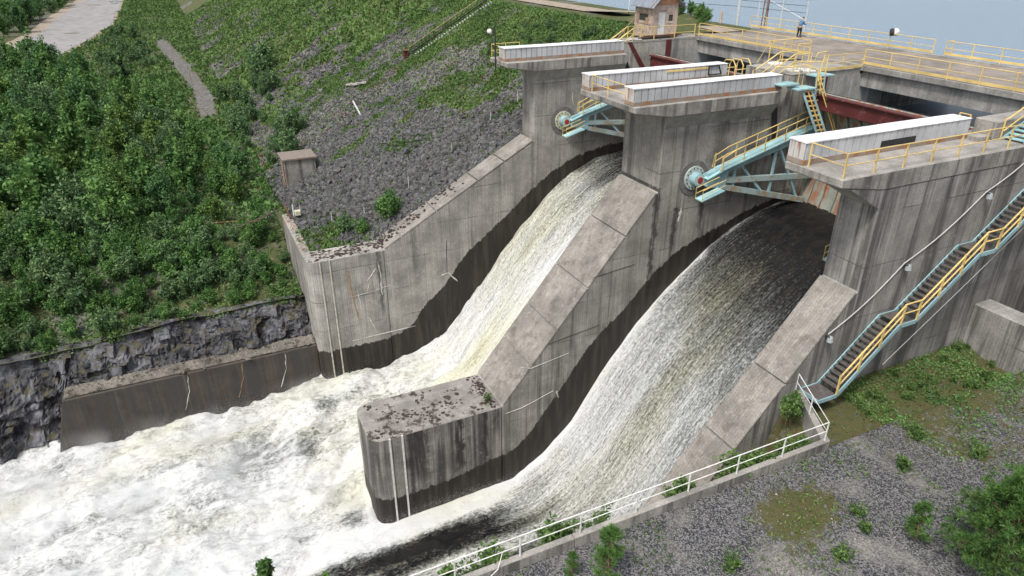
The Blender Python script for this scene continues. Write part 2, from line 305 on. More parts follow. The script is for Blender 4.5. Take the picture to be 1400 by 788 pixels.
# ------------------------------------------------------------------ terrain
def damz(y): return np.where(y < 47, -1.1-.55*(47-y), np.where(y > 61.5, -1.1-.45*(y-61.5), -1.1))
def floorz(x, y):
    z = -21.5+.9*(fbm(x*.05, y*.05, 3, 3)-.5)*2
    k = sst(-80, -65.6, x); z = z*(1-k)+(-24.3+.8*(fbm(x*.25, y*.25, 3, 5)-.5)-.05*np.clip(-y, 0, 30))*k
    return z
def land(x, y):
    a = damz(y)+.35*(fbm(x*.35, y*.35, 4, 8)-.5)*sst(62, 40, y); b = floorz(x, y)
    z = np.maximum(a, b)+.35*np.exp(-np.abs(a-b)/.8)
    fill = np.where((y > 7.6), -18.75+.25*(fbm(x*.5, y*.5, 3, 9)-.5)-.35*np.clip(-76-x, 0, 20), -60)
    z = np.maximum(z, np.where(y < 20, fill, -60))
    hump = 1.6*np.exp(-((x+72)/6)**2-((y-55)/3.5)**2)
    return z+hump
def green(x, y):
    s = damz(y); n = fbm(x*.085, y*.085, 4, 21); n2 = fbm(x*.3, y*.3, 4, 22)
    g = .30+1.3*(n-.45)+2.0*(n2-.5)+.8*(fbm(x*.9, y*.9, 2, 24)-.5)
    g = g+.35*sst(36, 46, y)+.3*sst(38,45,y)*sst(-100,-90,x)                                  # grassy upper slope
    g = g+.55*sst(-105, -190, x)*sst(0, 30, y)+.25
    g = g-.6*np.exp(-((x+106)/24)**2-((y-18)/8)**2)-.40*sst(-84, -70, x)*sst(38, 28, y)*sst(7, 9, y)+.5*np.exp(-((x+68)/5)**2-((y-11)/4)**2)
    g = np.where(y < 9, np.maximum(g, .55+.6*(n2-.5)), g)
    yp = np.interp(-x, [128,165,205,236,262], [3.7,5.2,2.2,0,-1.5])+1.2*(fbm(x*.08, y*.1, 2, 23)-.5); g = g-1.6*np.exp(-((y-yp)/1.3)**4)*(x < -138)*(x > -270)
    return np.clip(g, 0, 1)
def sheet(name, xs, ys, fz, mat, fg=None):
    X, Y = np.meshgrid(xs, ys, indexing='ij'); x = X.ravel(); y = Y.ravel()
    me = npmesh(name, np.stack([x, y, fz(x, y)], 1), gridq(len(xs), len(ys)), attrs={'green': fg(x, y)} if fg else None)
    return tag(put(name, me, mat), kind='structure')
xs = -63.15-np.concatenate([np.arange(0, 40, .55), 40+np.geomspace(.8, 620, 150)-.8+.6])
sheet('embankment', xs, np.concatenate([[7.72], np.arange(7.9, 64, .5), [70, 78]]), lambda x, y: np.where(y < 7.8, -29., land(x, y)), M['terrain'], green)
xs2 = -65.2-np.concatenate([np.arange(0, 40, .6), 40+np.geomspace(.8, 620, 110)-.8+.6])
sheet('forest_floor', xs2, np.concatenate([np.linspace(-420, -62, 40)[:-1], np.arange(-62, 7.8, .8), [7.75]]), lambda x, y: floorz(x, y)+.3*sst(-66, -65.2, x), M['terrain'], green)
# road, dirt shoulder, gravel path, lying 10 cm proud of the floor
def ribbon(name, L, Rr, mat, up, sub_=8):
    def res(P):
        P = np.array(P, float); d = np.r_[0, np.cumsum(np.hypot(*np.diff(P, axis=0).T))]; q = np.linspace(0, d[-1], sub_*len(P)); return np.stack([np.interp(q, d, P[:, 0]), np.interp(q, d, P[:, 1])], 1)
    a, b = res(L), res(Rr); w = np.linspace(0, 1, 7); P = a[:, None]*(1-w[None, :, None])+b[:, None]*w[None, :, None]
    x = P[..., 0].ravel(); y = P[..., 1].ravel(); z = land(x, y)+up
    return tag(put(name, npmesh(name, np.stack([x, y, z], 1), gridq(len(a), 7)), mat), kind='structure')
RL = [(-212,-47),(-222,-45.5),(-249,-42.5),(-308,-38.5),(-399,-36),(-454,-35),(-640,-40)]; RR = [(-206,-31),(-212,-30),(-233,-28.5),(-268,-22.5),(-315,-18),(-390,-16.6),(-640,-17)]
ribbon('road_shoulder', [(x, y-4) for x, y in RL], [(x, y+1.5) for x, y in RR], M['dirt'], .16)
ribbon('road', RL, RR, M['asphalt'], .24)
#ribbon('gravel_path', [(-128,2.5),(-165,3.5),(-205,0),(-236,-2.5),(-262,-3)], [(-128,5),(-165,7),(-205,4.5),(-236,2.5),(-262,0)], M['path'], .30)
ribbon('crest_track', [(-62,54),(-90,53.5),(-130,53),(-260,53),(-600,53)], [(-62,57),(-90,57.5),(-130,57),(-260,57),(-600,57)], M['dirt'], .14)
for cx_, cy_, rx, ry in ((-374,-20.5,7,2.2),(-432,-19.5,16,3)):
    a = np.linspace(0, 2*np.pi, 20, endpoint=False); rr_ = 1+.25*np.sin(3*a+cx_); me = MB().add([(cx_+rx*c*r, cy_+ry*s_*r, float(land(cx_+rx*c*r, cy_+ry*s_*r))+.34) for c, s_, r in zip(np.cos(a), np.sin(a), rr_)], [tuple(range(20))])
    tag(put('puddle', me.mesh('puddle'), M['puddle']), kind='structure')
# lake
lx = np.array([-3000,-900,-400,-200,-100,-64,-30,0,60,400,3000.]); ly = np.array([46.6,60,66,80,120,250,600,1500,4000.])
sheet('lake_water', lx, ly, lambda x, y: 0*x-4.6, M['lake'])
# gravel yard right of the spillway with the bank behind the parapet
def yard(x, y):
    z = -14.75+.18*(fbm(x*.3, y*.3, 4, 31)-.5)+.0*x
    z = np.where(x < -18.35, -15.2-1.35*np.clip(-18.6-x, 0, 5)*sst(27.4, 25.0, y), z)
    z = z+.5*np.exp(-((x+22)/1.1)**2)*sst(30, 34, y)*(x > -22.6)
    return z
def yg(x, y):
    n = fbm(x*.3, y*.3, 4, 41); g = .9*(n-.45)+.75*np.exp(-((x+20.5)/3.2)**2)*sst(30.5, 33, y)+.6*np.exp(-((x+16)/4)**2-((y-38)/5)**2)
    g = g+.95*np.exp(-((x+15.7)/1.5)**2-((y-21.5)/2.6)**2)+.35*np.exp(-((x+16)/3)**2-((y-31)/3)**2)-.25*sst(22, 12, y)
    return np.clip(np.where(x < -18.4, .75, g), 0, 1)
sheet('gravel_yard', np.concatenate([np.arange(-22.0, -5, .22), np.linspace(-4.5, 60, 30)]), np.concatenate([np.linspace(-60, -2, 12), np.arange(-1.5, 44, .3)]), yard, M['gravel'], yg)

# ------------------------------------------------------------------ river and chutes (one height field)
P1 = np.array([(-60,-34),(-20,-33.7),(-14,-33.5),(-4,-33),(4.8,-32.5),(9.7,-31.9),(13.4,-32.2),(17.2,-31.2),(20.4,-29.5),(22.8,-26.8),(25.2,-24),(27.3,-21.3),(30.8,-17.4),(32.5,-15.6),(35.2,-13.7),(38.3,-12.3),(41.6,-11.75),(46,-11.5)])
P2 = np.array([(-60,-34),(-20,-33.7),(-4,-33),(4,-32.7),(9.9,-32.4),(15,-32.1),(19,-31.9),(21.7,-30.4),(24.4,-27.8),(26.3,-24.9),(28,-22.4),(30.1,-19.9),(32.2,-17.7),(34.6,-15.8),(36.7,-14.15),(38.9,-12.9),(41.5,-11.85),(43.6,-11.45),(46,-11.35)])
xs = np.arange(-64.6, -18.4, .17); ys = np.concatenate([np.arange(-60, -24, .6), np.arange(-24, 46.2, .15)])
X, Y = np.meshgrid(xs, ys, indexing='ij'); x = X.ravel(); y = Y.ravel()
k2 = np.where(y > 7.6, (x > -42.6)*1., sst(-50, -38, x))
zb = np.interp(y, P1[:, 0], P1[:, 1])*(1-k2)+np.interp(y, P2[:, 0], P2[:, 1])*k2
chute = sst(15, 21, y)
xw = x+.18*y+1.2*(fbm(x*.15, y*.1, 2, 60)-.5); bill = np.abs(fbm(xw*.26, y*.11, 5, 61)-.5)*2; b2 = np.abs(fbm(xw*.9, y*.38, 4, 62)-.5)*2; b3 = fbm(xw*2.6, y*1.1, 3, 63)-.5
rough_ = np.where(k2 > .5, .25+.6*sst(8, -6, y), 1.0)
z = zb+(1-chute)*rough_*(1.7*(.42-bill)+.6*(.35-b2)+.4*b3)
rid = fbm(x*1.5, y*.16, 3, 64)-.5; rid2 = fbm(x*3.2, y*.7, 3, 65)-.5
amp = np.where(k2 > .5, .12+.35*sst(38, 24, y), .2+.75*sst(38, 27, y))
rid3 = .30-np.abs(fbm(x*1.0, y*.42, 4, 67)-.5)*2
z = z+chute*amp*(1.0*rid+.75*rid2+.7*rid3)+(k2 < .5)*.9*np.exp(-((y-10)/4.5)**2)*np.exp(-((x+60)/5)**2)*fbm(x*.9, y*.9, 3, 66)
big = fbm(xw*.16, y*.08, 4, 71); med = fbm(xw*.8, y*.25, 4, 72); strk = fbm(x*1.1, y*.11, 4, 73); strk2 = fbm(x*.35, y*.05, 3, 74)
f1 = np.interp(y, [20,26,31,35,38,42,46], [.97,.92,.82,.68,.42,.22,.12])+.28*(strk-.5)
e2 = np.exp(-np.clip(x+40.1, 0, 9)/.45)
f2 = np.interp(y, [10,19,22,25,28,31,34,37,40,46], [.54,.66,.78,.80,.75,.66,.50,.31,.15,.0])+.20*(strk-.5)+.10*(strk2-.5)+.75*e2*sst(46, 43, y)*(1-.3*sst(44, 40, y))
dn = 1.02+.40*(big-.5)+.55*(med-.5)-.30*sst(.35, .8, bill)  # thinner foam in troughs, which also paints billow shade into the colour
# lower right reach: dark tongue off the nose, streaky foam towards the right bank
tong = np.exp(-((x+37.2-.05*(y-9))/1.15)**2)*sst(19, 13, y)*sst(-2, 5, y); rgt = sst(-38.6, -36.5, x)*sst(-1, 5, y)
f2 = np.where(y < 21, f2*sst(15, 21, y)+(1-sst(15, 21, y))*(dn*(1-rgt)+rgt*(.56+.75*(strk-.5)+.4*(med-.5))-.42*tong+.6*np.exp(-((x+39.6)/.9)**2)*sst(4, 9, y)), f2)
f2 = f2-.7*np.exp(-((x+41.5)/1.0)**2-((y-6.2)/1.1)**2)  # shadow before the middle nose, painted as missing foam
foam = f1*(1-k2)+f2*k2; lowk = sst(14, 6, y); foam = np.where(k2 < .5, np.where(y < 20, .97*(1-sst(20, 9, y))+dn*sst(20, 9, y), foam), np.where(y < 7.6, dn*(1-k2)+f2*k2, foam))
foam = foam-.40*np.exp(-((x+51)/1.6)**2-((y-4.6)/.8)**2)-.3*np.exp(-((x+57)/2.5)**2-((y-7)/1.)**2)
z = np.where((x > -23.4) & (y > 7), -40., z)
tint = np.clip(.12+1.7*(fbm(x*.3, y*.14, 4, 75)-.50)+.22*(k2 < .5)*sst(12, 20, y)-.02*(k2 > .5)*chute, 0, 1)
arc = np.interp(y, ys, np.r_[0, np.cumsum(np.hypot(np.diff(ys), np.diff(np.interp(ys, P2[:, 0], P2[:, 1]))))])
me = npmesh('river_water', np.stack([x, y, z], 1), gridq(len(xs), len(ys)), attrs={'foam': np.clip(foam, 0, 1.2), 'tint': tint, 'chute': chute}, uv=np.stack([x, arc], 1))
tag(put('river_water', me, M['water']), kind='structure')
# spray: thousands of drops thrown up along the walls and in the stilling reach
def tets(P, sz):
    n = len(P); d = RNG.normal(size=(n, 4, 3)); d /= np.linalg.norm(d, axis=2, keepdims=True); v = (P[:, None]+d*sz[:, None, None]).reshape(-1, 3)
    q = np.arange(n)[:, None]*4; return v, np.concatenate([q+np.array(a) for a in ([0,1,2],[0,2,3],[0,3,1],[1,3,2])])
sp_ = []
for n, cx_, cy_, sx, sy, hz, z0 in ((7000,-59.2,8.6,1.2,1.8,.55,-31.6),(2500,-39.3,9.3,.5,1.5,.35,-32.2),(14000,-58.5,-1,2.2,7,.45,-32.5),(14000,-56,-13,4,5,.6,-33.2),(16000,-50.5,1,4.5,5,.5,-32.3),(16000,-47.5,-9,5,6,.6,-32.8),(5000,-40.0,15,.5,3.5,.3,-31.8),(6000,-43,3,2,3,.4,-32.4)):
    sp_.append(np.stack([np.clip(RNG.normal(cx_, sx, n), -61.3, -20), RNG.normal(cy_, sy, n), z0+np.abs(RNG.normal(0, hz, n))+.5*RNG.normal(0, .3, n)], 1))
sp_ = np.concatenate(sp_); v, f = tets(sp_, RNG.uniform(.006, .022, len(sp_)))
tag(put('spray', npmesh('spray', v, tris=f, smooth=False), M['spray']), kind='stuff', label='fine white spray drops above the churning river', cat='spray')

# ================================================================== the spillway piers
XA, XB, XC, XD, XE = -63.2, -60.5, -45.1, -40.1, -24.5; XF = -22.1
def rplan(x0, x1, y0, y1, rl, rr):                         # plan with rounded downstream corners
    p = [(x1, y1), (x0, y1)]
    if rl: p += [(x0+rl-rl*math.cos(a), y0+rl-rl*math.sin(a)) for a in np.linspace(0, math.pi/2, 6)]
    else: p += [(x0, y0)]
    if rr: p += [(x1-rr+rr*math.sin(a), y0+rr-rr*math.cos(a)) for a in np.linspace(0, math.pi/2, 6)]
    else: p += [(x1, y0)]
    return p
def cope_slabs(T, x0, x1, y0, z0, y1, z1, cuts, mat):      # slope paved with separate slabs
    n = Vector((0, -(z1-z0), (y1-y0))).normalized()*.16
    for a, b in zip(cuts[:-1], cuts[1:]):
        a += .0022; b -= .0022
        p = Vector((0, y0+(y1-y0)*a, z0+(z1-z0)*a)); q = Vector((0, y0+(y1-y0)*b, z0+(z1-z0)*b))
        part(T, 'coping_slab', MB().prism([(p.y, p.z), (q.y, q.z), (q.y+n.y, q.z+n.z), (p.y+n.y, p.z+n.z)], 'x', x0-.02, x1+.02), mat, bevel=.03)
def haunch(T, xf, xo, mat):                                # sloping underside between wall and platform
    part(T, 'haunch', MB().prism([(xf, -3.95), (xf, -2.99), (xo, -2.99)], 'y', 31.1, 40.98), mat)
def platform(T, x0, x1):
    part(T, 'platform_slab', MB().prism([(27.9,-2.0),(27.9,-2.46),(31.0,-2.98),(41,-2.98),(41,-2.0)], 'x', x0, x1), M['slab'], bevel=.06)
def housing(T, x0, x1, y0, y1, rusty=False, label=None):
    part(T, 'plinth', MB().box(x0-.03, x1+.03, y0-.03, y1+.03, -2.0, -1.72), M['rusty_plinth'], bevel=.02)
    H = part(T, 'hoist_housing', MB().box(x0+.03, x1-.03, y0+.03, y1-.03, -1.72, -.86), M['dark_steel'], label=label)
    n = int(round((y1-y0)/.55)); dy = (y1-y0-.06)/n; pm = MB().box(-.03, .03, -dy*.5+.028, dy*.5-.028, -.43, .43).mesh('cladding_panel'); pm.materials.append(M['white_clad'])
    for i in range(n):
        for xx in (x0, x1):
            put('cladding_panel', pm, None, H, (xx, y0+.03+dy*(i+.5), -1.29+random.uniform(-.006, .006)))
    em = MB().box(-.16, .16, -.03, .03, -.43, .43).mesh('end_panel'); em.materials.append(M['rusty_clad'])
    for i in range(3): put('end_panel', em, None, H, (x0+(x1-x0)*(i+.5)/3, y0, -1.29))
    k = 2
    for i in range(k):
        a = y0+(y1-y0)*i/k; b = y0+(y1-y0)*(i+1)/k
        sub(H, 'roof_sheet', MB().prism([(a-.06 if i == 0 else a+.01, -.86), (b, -.865), (b, -.80-.03*(i+1)), (a-.06 if i == 0 else a+.01, -.79-.03*i)], 'x', x0-.07, x1+.07), M['roof_clad'])
    return H
M['shed_roof'] = flat('brown_shed_roof', (.21,.175,.15), .2); M['rusty_plinth'] = paint('rusty_plinth_concrete', (.30,.25,.21), (.30,.14,.06), (.45,.62), .9)
def rails(T, pts, h=1.2, spacing=2.2, levels=(1.0, .52), r=.033, mat=None, toe=0, ends=True, skip=None):
    mat = mat or M['yellow']; pm = bpy.data.meshes.get('post_%.2f_%.3f' % (h, r))
    if not pm: pm = MB().box(-r, r, -r, r, 0, h).mesh('post_%.2f_%.3f' % (h, r))
    if not pm.materials: pm.materials.append(mat)
    if pm.materials[0] != mat: pm = MB().box(-r, r, -r, r, 0, h).mesh('post'); pm.materials.append(mat)
    P = [Vector(p) for p in pts]
    for a, b in zip(P[:-1], P[1:]):
        n = max(1, int(round((b-a).length/spacing)))
        for i in range(n): inst(T, 'post', pm, None, a.lerp(b, i/n))
        if toe: part(T, 'toe_board', MB().bar(a+Vector((0,0,toe)), b+Vector((0,0,toe)), .04, .19), mat)
    if ends: inst(T, 'post', pm, None, P[-1])
    for i, lv in enumerate(levels):
        part(T, 'top_rail' if i == 0 else 'mid_rail', MB().tube([p+Vector((0,0,h*lv)) for p in P], r*(1 if i == 0 else .85), 6), mat)
def streak(T, pts, w, xface, mat, name='lime_streak'):     # crust standing a few millimetres proud of the wall, in the plane x = const
    P = np.array(pts, float); n = 5*(len(P)-1)+1; q = np.linspace(0, len(P)-1, n); y = np.interp(q, range(len(P)), P[:, 0]); z = np.interp(q, range(len(P)), P[:, 1])
    vs = []; fs = []
    for i in range(n):
        d = np.array([y[min(i+1, n-1)]-y[max(i-1, 0)], z[min(i+1, n-1)]-z[max(i-1, 0)]]); d /= np.hypot(*d)+1e-9
        ww = w*random.uniform(.15, .9)*(.35 if i in (0, n-1) else 1)
        y[i] += random.uniform(-.05, .05)
        for sg in (-1, 1): vs.append((xface+.0, y[i]-d[1]*ww*sg*.5, z[i]+d[0]*ww*sg*.5))
        vs.append((xface+.035, y[i]+random.uniform(-.02, .02), z[i]))
    for i in range(n-1):
        a = i*3; fs += [(a, a+2, a+5, a+3), (a+2, a+1, a+4, a+5)]
    part(T, name, MB().add(vs, fs), mat)

# ---- left pier
T = thing('spillway_pier', (-61.8, 7.7, -36), 'left spillway pier of grey concrete against the rock embankment', 'dam pier')
part(T, 'nose_block', MB().prism(rplan(-63.2, XB, 7.7, 15.0, 0, 1.0), 'z', -36, -18.45), M['pier1'], bevel=.08)
part(T, 'return_wall', MB().prism([(-74.6,7.7),(-63.205,7.7),(-63.205,8.6),(-74.6,8.6)], 'z', -30, -18.5), M['slab'], bevel=.08)
part(T, 'pier_wall', MB().prism([(15.0,-36),(15.0,-18.5),(31.07,-9.75),(31.07,-2.99),(41,-2.99),(41,-.95),(50.0,-.95),(62,-1.4),(62,-36)], 'x', XA, XB), M['pier1'])
cope_slabs(T, XA, XB, 15.1, -18.45, 31.0, -9.7, (0, .11, .34, .62, .8, 1), M['cope'])
platform(T, -63.95, -59.9); haunch(T, XB, -59.95, M['pier2'])
housing(T, -61.85, -60.55, 27.95, 41.0, label='white sheet housing with a rusty end over the left pier')
part(T, 'guide_strip', MB().box(XB-.02, XB+.07, 8.8, 8.92, -33, -18.5), M['cream_strip']); part(T, 'guide_strip', MB().box(XB-.02, XB+.07, 9.7, 9.82, -33, -18.5), M['cream_strip'])
part(T, 'stoplog_guide', MB().box(XB-.02, XB+.10, 46.0, 46.6, -6, -1.0), M['oxide'])
part(T, 'guide_track', MB().prism([(41.3,-1.0),(41.75,-1.0),(44.4,-4.6),(43.9,-4.9)], 'x', XB-.02, XB+.06), M['oxide'])
part(T, 'gap_shade_strip', MB().prism([(41.02,-3.0),(41.5,-2.9),(42.5,-5.2),(42.1,-5.6)], 'x', XB-.02, XB+.03), M['dark_steel'])  # dark strip painting the shaded gap behind the platform slab
X0 = XB+.003
streak(T, [(11.0,-27.6),(14,-27.55),(17.6,-27.5)], .14, X0, M['lime']); streak(T, [(12.1,-22.0),(12.25,-24.3),(13.0,-25.6),(13.6,-27.4)], .15, X0, M['lime'])
streak(T, [(14.3,-19.4),(14.5,-21.2),(14.45,-23.2)], .22, X0, M['lime']); streak(T, [(14.1,-20.2),(13.2,-21.3),(13.1,-22.5)], .12, X0, M['lime'])
streak(T, [(11.3,-19.9),(11.5,-22.2),(11.9,-25.3)], .20, X0, M['orange_lime'], 'orange_streak'); streak(T, [(21.4,-18.6),(21.3,-22.2)], .09, X0, M['mossdark'], 'seam')
streak(T, [(20.6,-22.4),(21.4,-22.2),(22.4,-23.4)], .22, X0, M['lime']); streak(T, [(11.2,-22.8),(13.6,-22.6),(15.4,-22.3)], .05, X0, M['lime'])
streak(T, [(35.3,-5.3),(35.35,-6.6)], .12, X0, M['lime'])
pier1 = T
# ---- middle pier
T = thing('spillway_pier', (-42.6, 7.7, -36), 'middle spillway pier between the two chutes, carrying two white hoist housings', 'dam pier')
part(T, 'nose_block', MB().prism(rplan(XC, XD, 7.7, 18.1, 1.0, 1.0), 'z', -36, -24.2), M['nose'], bevel=.10)
part(T, 'pier_wall', MB().prism([(18.1,-36),(18.1,-24.3),(31.07,-8.7),(31.07,-2.99),(41,-2.99),(41.0,-3.4),(42.6,-3.4),(42.6,-1.05),(49.9,-1.05),(49.9,-1.5),(62,-1.5),(62,-36)], 'x', XC, XD), M['pier2'])
cope_slabs(T, XC, XD, 18.25, -24.2, 31.0, -8.75, (0, .19, .36, .56, .80, 1), M['cope'])
platform(T, -46.75, -39.4); haunch(T, XD, -39.45, M['pier2']); haunch(T, XC, -46.7, M['pier2'])
H = housing(T, -40.8, -39.7, 27.95, 41.2, label='right-hand white sheet housing on the middle pier')
H = housing(T, -46.6, -45.5, 27.95, 41.0, label='left-hand white sheet housing with a yellow strip and an open hatch frame')
sub(H, 'yellow_strip', MB().box(-45.47, -45.42, 34.9, 38.9, -1.13, -1.0), M['yellow'])
sub(H, 'hatch_frame', MB().bar((-45.4,39.0,-1.6),(-45.4,39.0,-.92),.07).bar((-45.4,40.3,-1.6),(-45.4,40.0,-.95),.07).bar((-45.4,39.0,-.95),(-45.4,40.0,-.95),.07).bar((-45.4,39.0,-1.6),(-45.4,40.3,-1.6),.07), M['dark_steel'])
part(T, 'guide_strip', MB().box(XD-.02, XD+.08, 9.03, 9.15, -33, -24.25), M['white_steel']); part(T, 'guide_strip', MB().box(XD-.02, XD+.08, 9.98, 10.1, -33, -24.25), M['white_steel'])
part(T, 'stoplog_guide', MB().box(XD-.02, XD+.10, 45.7, 46.3, -7, -1.1), M['oxide'])
part(T, 'gap_shade_strip', MB().prism([(41.02,-3.5),(41.6,-3.4),(42.3,-7.0),(41.9,-7.3)], 'x', XD-.02, XD+.03), M['dark_steel'])  # dark strip in place of an open gap, its shade put in colour
X0 = XD+.003
streak(T, [(23.9,-20.9),(20.6,-21.4),(19.6,-21.0)], .10, X0, M['lime']); streak(T, [(22.6,-24.1),(19.8,-24.9),(18.4,-25.0)], .08, X0, M['lime']); streak(T, [(22.9,-24.2),(23.1,-24.9)], .35, X0, M['lime'])
streak(T, [(33.4,-10.3),(33.3,-11.4)], .5, X0, M['lime']); 

streak(T, [(26.6,-19.0),(22.0,-19.6)], .05, X0, M['mossdark'], 'seam'); streak(T, [(29.5,-14.3),(25.6,-14.7)], .05, X0, M['mossdark'], 'seam')
pier2 = T
# ---- right pier
T = thing('spillway_pier', (-23.3, 18, -36), 'right spillway pier with the steel stair on its tall stained side wall', 'dam pier')
part(T, 'pier_wall', MB().prism([(18.1,-36),(18.1,-24.3),(31.07,-8.7),(31.07,-2.99),(41,-2.99),(41,-2.5),(62,-2.5),(62,-36)], 'x', XE, XF), M['pier3'])
cope_slabs(T, XE, XF, 18.2, -24.2, 31.0, -8.75, (0, .24, .46, .69, 1), M['cope'])
part(T, 'platform_slab', MB().prism([(27.9,-2.0),(27.9,-2.46),(31.0,-2.98),(47,-2.98),(47,-2.0)], 'x', -25.75, XF+.03), M['slab'], bevel=.06)
part(T, 'haunch', MB().prism([(XE,-3.95),(XE,-2.99),(-25.7,-2.99)], 'y', 31.1, 41), M['pier3'])
part(T, 'end_haunch', MB().prism([(31.08,-4.0),(31.08,-2.99),(28.6,-2.6)], 'x', -24.1, XF), M['pier3'])
housing(T, -25.7, -24.62, 27.95, 40.6, label='white sheet housing with rusty end on the right pier')
part(T, 'broken_opening', MB().box(-24.66,-24.575,33.4,36.1,-1.70,-1.36), M['dark_steel']); part(T, 'rear_block', MB().box(-24.9, -23.55, 41.4, 49.7, -1.99, -.95), M['slab'], bevel=.04); part(T, 'step', MB().box(-24.4, -23.7, 40.3, 41.35, -1.99, -1.75), M['slab'])  # the opening is a dark box, the hole's inner shade painted on
part(T, 'stoplog_guide', MB().box(XE-.4, XE-.02, 45.6, 46.3, -7, -2.0), M['oxide'])
pier3 = T
tag(put('buttress_block', MB().box(XF+.002, 6, 42.2, 43.7, -15.4, -11.95).mesh('buttress_block', bevel=.07), M['pier3']), 'low dark concrete block projecting from the foot of the right pier wall', 'concrete block')
# moss and lichen lumps on the nose tops
def lumps(name, P, smin, smax, mat, label, flatz=.35):
    b = np.array([(0,0,.5),(1,0,0),(.4,.9,0),(-.7,.7,0),(-.9,-.3,0),(0,-1,0),(.7,-.6,0)]); V = []; Fc = []
    for p in P:
        s_ = random.uniform(smin, smax); a = random.uniform(0, 6.3); c, d = math.cos(a), math.sin(a); j = RNG.uniform(.6, 1.3, 7); o = len(V)
        V += [(p[0]+(q[0]*c-q[1]*d)*s_*k, p[1]+(q[0]*d+q[1]*c)*s_*k, p[2]+q[2]*s_*flatz*2) for q, k in zip(b, j)]
        Fc += [(o, o+1+i, o+1+(i+1) % 6) for i in range(6)]
    return MB().add(V, Fc)
pts = []
while len(pts) < 210:
    x_, y_ = random.uniform(-44.7, -40.4), random.uniform(8.3, 17.9)
    if vn(np.array(x_*.9), np.array(y_*.8), 91) > .50+.12*random.random(): pts.append((x_, y_, -24.2))
for _ in range(90): pts.append((random.uniform(-44.9, -40.3), 17.9-abs(random.gauss(0, .5)), -24.2))
tag(part(pier2, 'moss', lumps('moss', pts, .03, .17, None, None, .25), M['mossdark']), kind='stuff')
pts = [(random.uniform(-63, -60.7), random.uniform(8.5, 15.2), -18.45) for _ in range(160)]
for _ in range(120):
    k_ = random.random()**1.6*.55; pts.append((random.uniform(-63.1, -61.3), 15.1+k_*15.9, -18.2+k_*8.75))
tag(part(pier1, 'moss', lumps('moss', pts, .05, .24, None, None), M['mossdark']), kind='stuff')
tag(part(pier1, 'brick_rubble', lumps('brick_rubble', [(random.uniform(-74.4, -63.4), random.uniform(7.8, 8.5), -18.5) for _ in range(120)], .06, .18, None, None, .5), flat('brick_rubble', (.26,.19,.155), .5, 1.5)), kind='stuff')
# ---- low training wall downstream on the left
T = thing('training_wall', (-62.4, -4, -36), 'low dark wet concrete wall between the cliff and the white water', 'wall')
part(T, 'wall_body', MB().prism([(7.68,-36),(7.68,-27.75),(-14.3,-27.75),(-16.6,-36)], 'x', -63.3, -61.5), M['wet'], bevel=.05)
part(T, 'wall_top', MB().prism([(7.66,-27.745),(7.66,-27.55),(-14.0,-27.55),(-14.25,-27.745)], 'x', -63.6, -61.75), M['rubble'], bevel=.08)
for yy, mt in ((-4.2, 'lime'), (.6, 'orange_lime'), (4.6, 'lime')): streak(T, [(yy,-27.9),(yy-.15,-29.6),(yy-.9,-31.6)], .13, -61.497, M[mt])
tag(part(T, 'rubble', lumps('rubble', [(random.gauss(-62.6, .45), random.uniform(-13.9, 7.5), -27.55) for _ in range(420)], .06, .28, None, None, .5), M['rubble']), kind='stuff')
# ---- parapet along the gravel yard
T = thing('parapet_wall', (-18.2, 10, -15.4), 'low concrete parapet at the edge of the gravel yard beside the chute', 'wall')
for a, b in ((-30,-8),(-8,4),(4,11.5),(11.5,19),(19,25.9)): part(T, 'wall_section', MB().box(-18.42, -18.12, a+.01, b-.01, -17.5, -14.2), M['slab'], bevel=.03)
part(T, 'wall_section', MB().prism([(-18.12,25.9),(-18.12,26.2),(-22.05,28.3),(-22.05,28.0),(-18.42,25.9)], 'z', -17.5, -14.2), M['slab'])

# ================================================================== road bridge
T = thing('road_bridge', (-40, 54, -3), 'concrete road bridge carrying the crest road over the spillway bays', 'bridge')
dw = [-61.2,-55.8,-50.3,-45.0,-40.0,-35.2,-30.4,-25.6,-20,-12,-2]
for a, b in zip(dw[:-1], dw[1:]): part(T, 'deck_slab', MB().box(a+.012, b-.012, 50.15, 59.3, -1.2, -.83), M['deck'])
part(T, 'kerb', MB().box(-60.48, -2, 49.8, 50.145, -1.24, -.80), M['bridge'], bevel=.03); part(T, 'kerb', MB().box(-63, -2, 59.305, 59.6, -1.24, -.72), M['bridge'], bevel=.03)
for a, b in ((XB+.02, XC-.02), (XD+.02, XE-.02), (XF+.02, -2)):
    for y0 in (50.15, 52.9, 55.7, 58.4): part(T, 'girder', MB().box(a, b, y0, y0+.75, -2.5, -1.205), M['bridge'], bevel=.04)
part(T, 'wing_pillar', MB().box(XD-.3, XD+.02, 49.2, 49.85, -6.5, -.9), M['bridge'], bevel=.06)
# bridge railings
def railing(label, pts, **k):
    T = thing('railing', pts[0], label, 'railing'); rails(T, pts, **k); return T
railing('yellow railing along the near edge of the bridge, left of the stair platforms', [(-60.4,49.95,-.8),(-45.6,49.95,-.8)], toe=.17)
railing('yellow railing along the near edge of the bridge, over the right bay', [(-40.0,45.4,-1.04),(-40.0,49.9,-1.04),(-40.0,49.95,-.8),(-2,49.95,-.8)], toe=.17, spacing=2.35)
railing('yellow railing along the lake side of the bridge where the person stands', [(-63.2,59.45,-.72),(-41.0,59.45,-.72)], toe=.2)
railing('yellow railing along the lake side of the bridge, right of the gap', [(-39.9,60.3,-.72),(-39.9,59.45,-.72),(-2,59.45,-.72)], toe=.2, spacing=2.35)
railing('yellow railing in front of the watchman hut on the left pier', [(-60.65,42.0,-.92),(-60.65,49.6,-.92)], levels=(1.0,.42))
railing('short yellow railing behind the hut landing', [(-61.9,42.2,-.92),(-62.2,44.0,-.92)], levels=(1.0,.42))
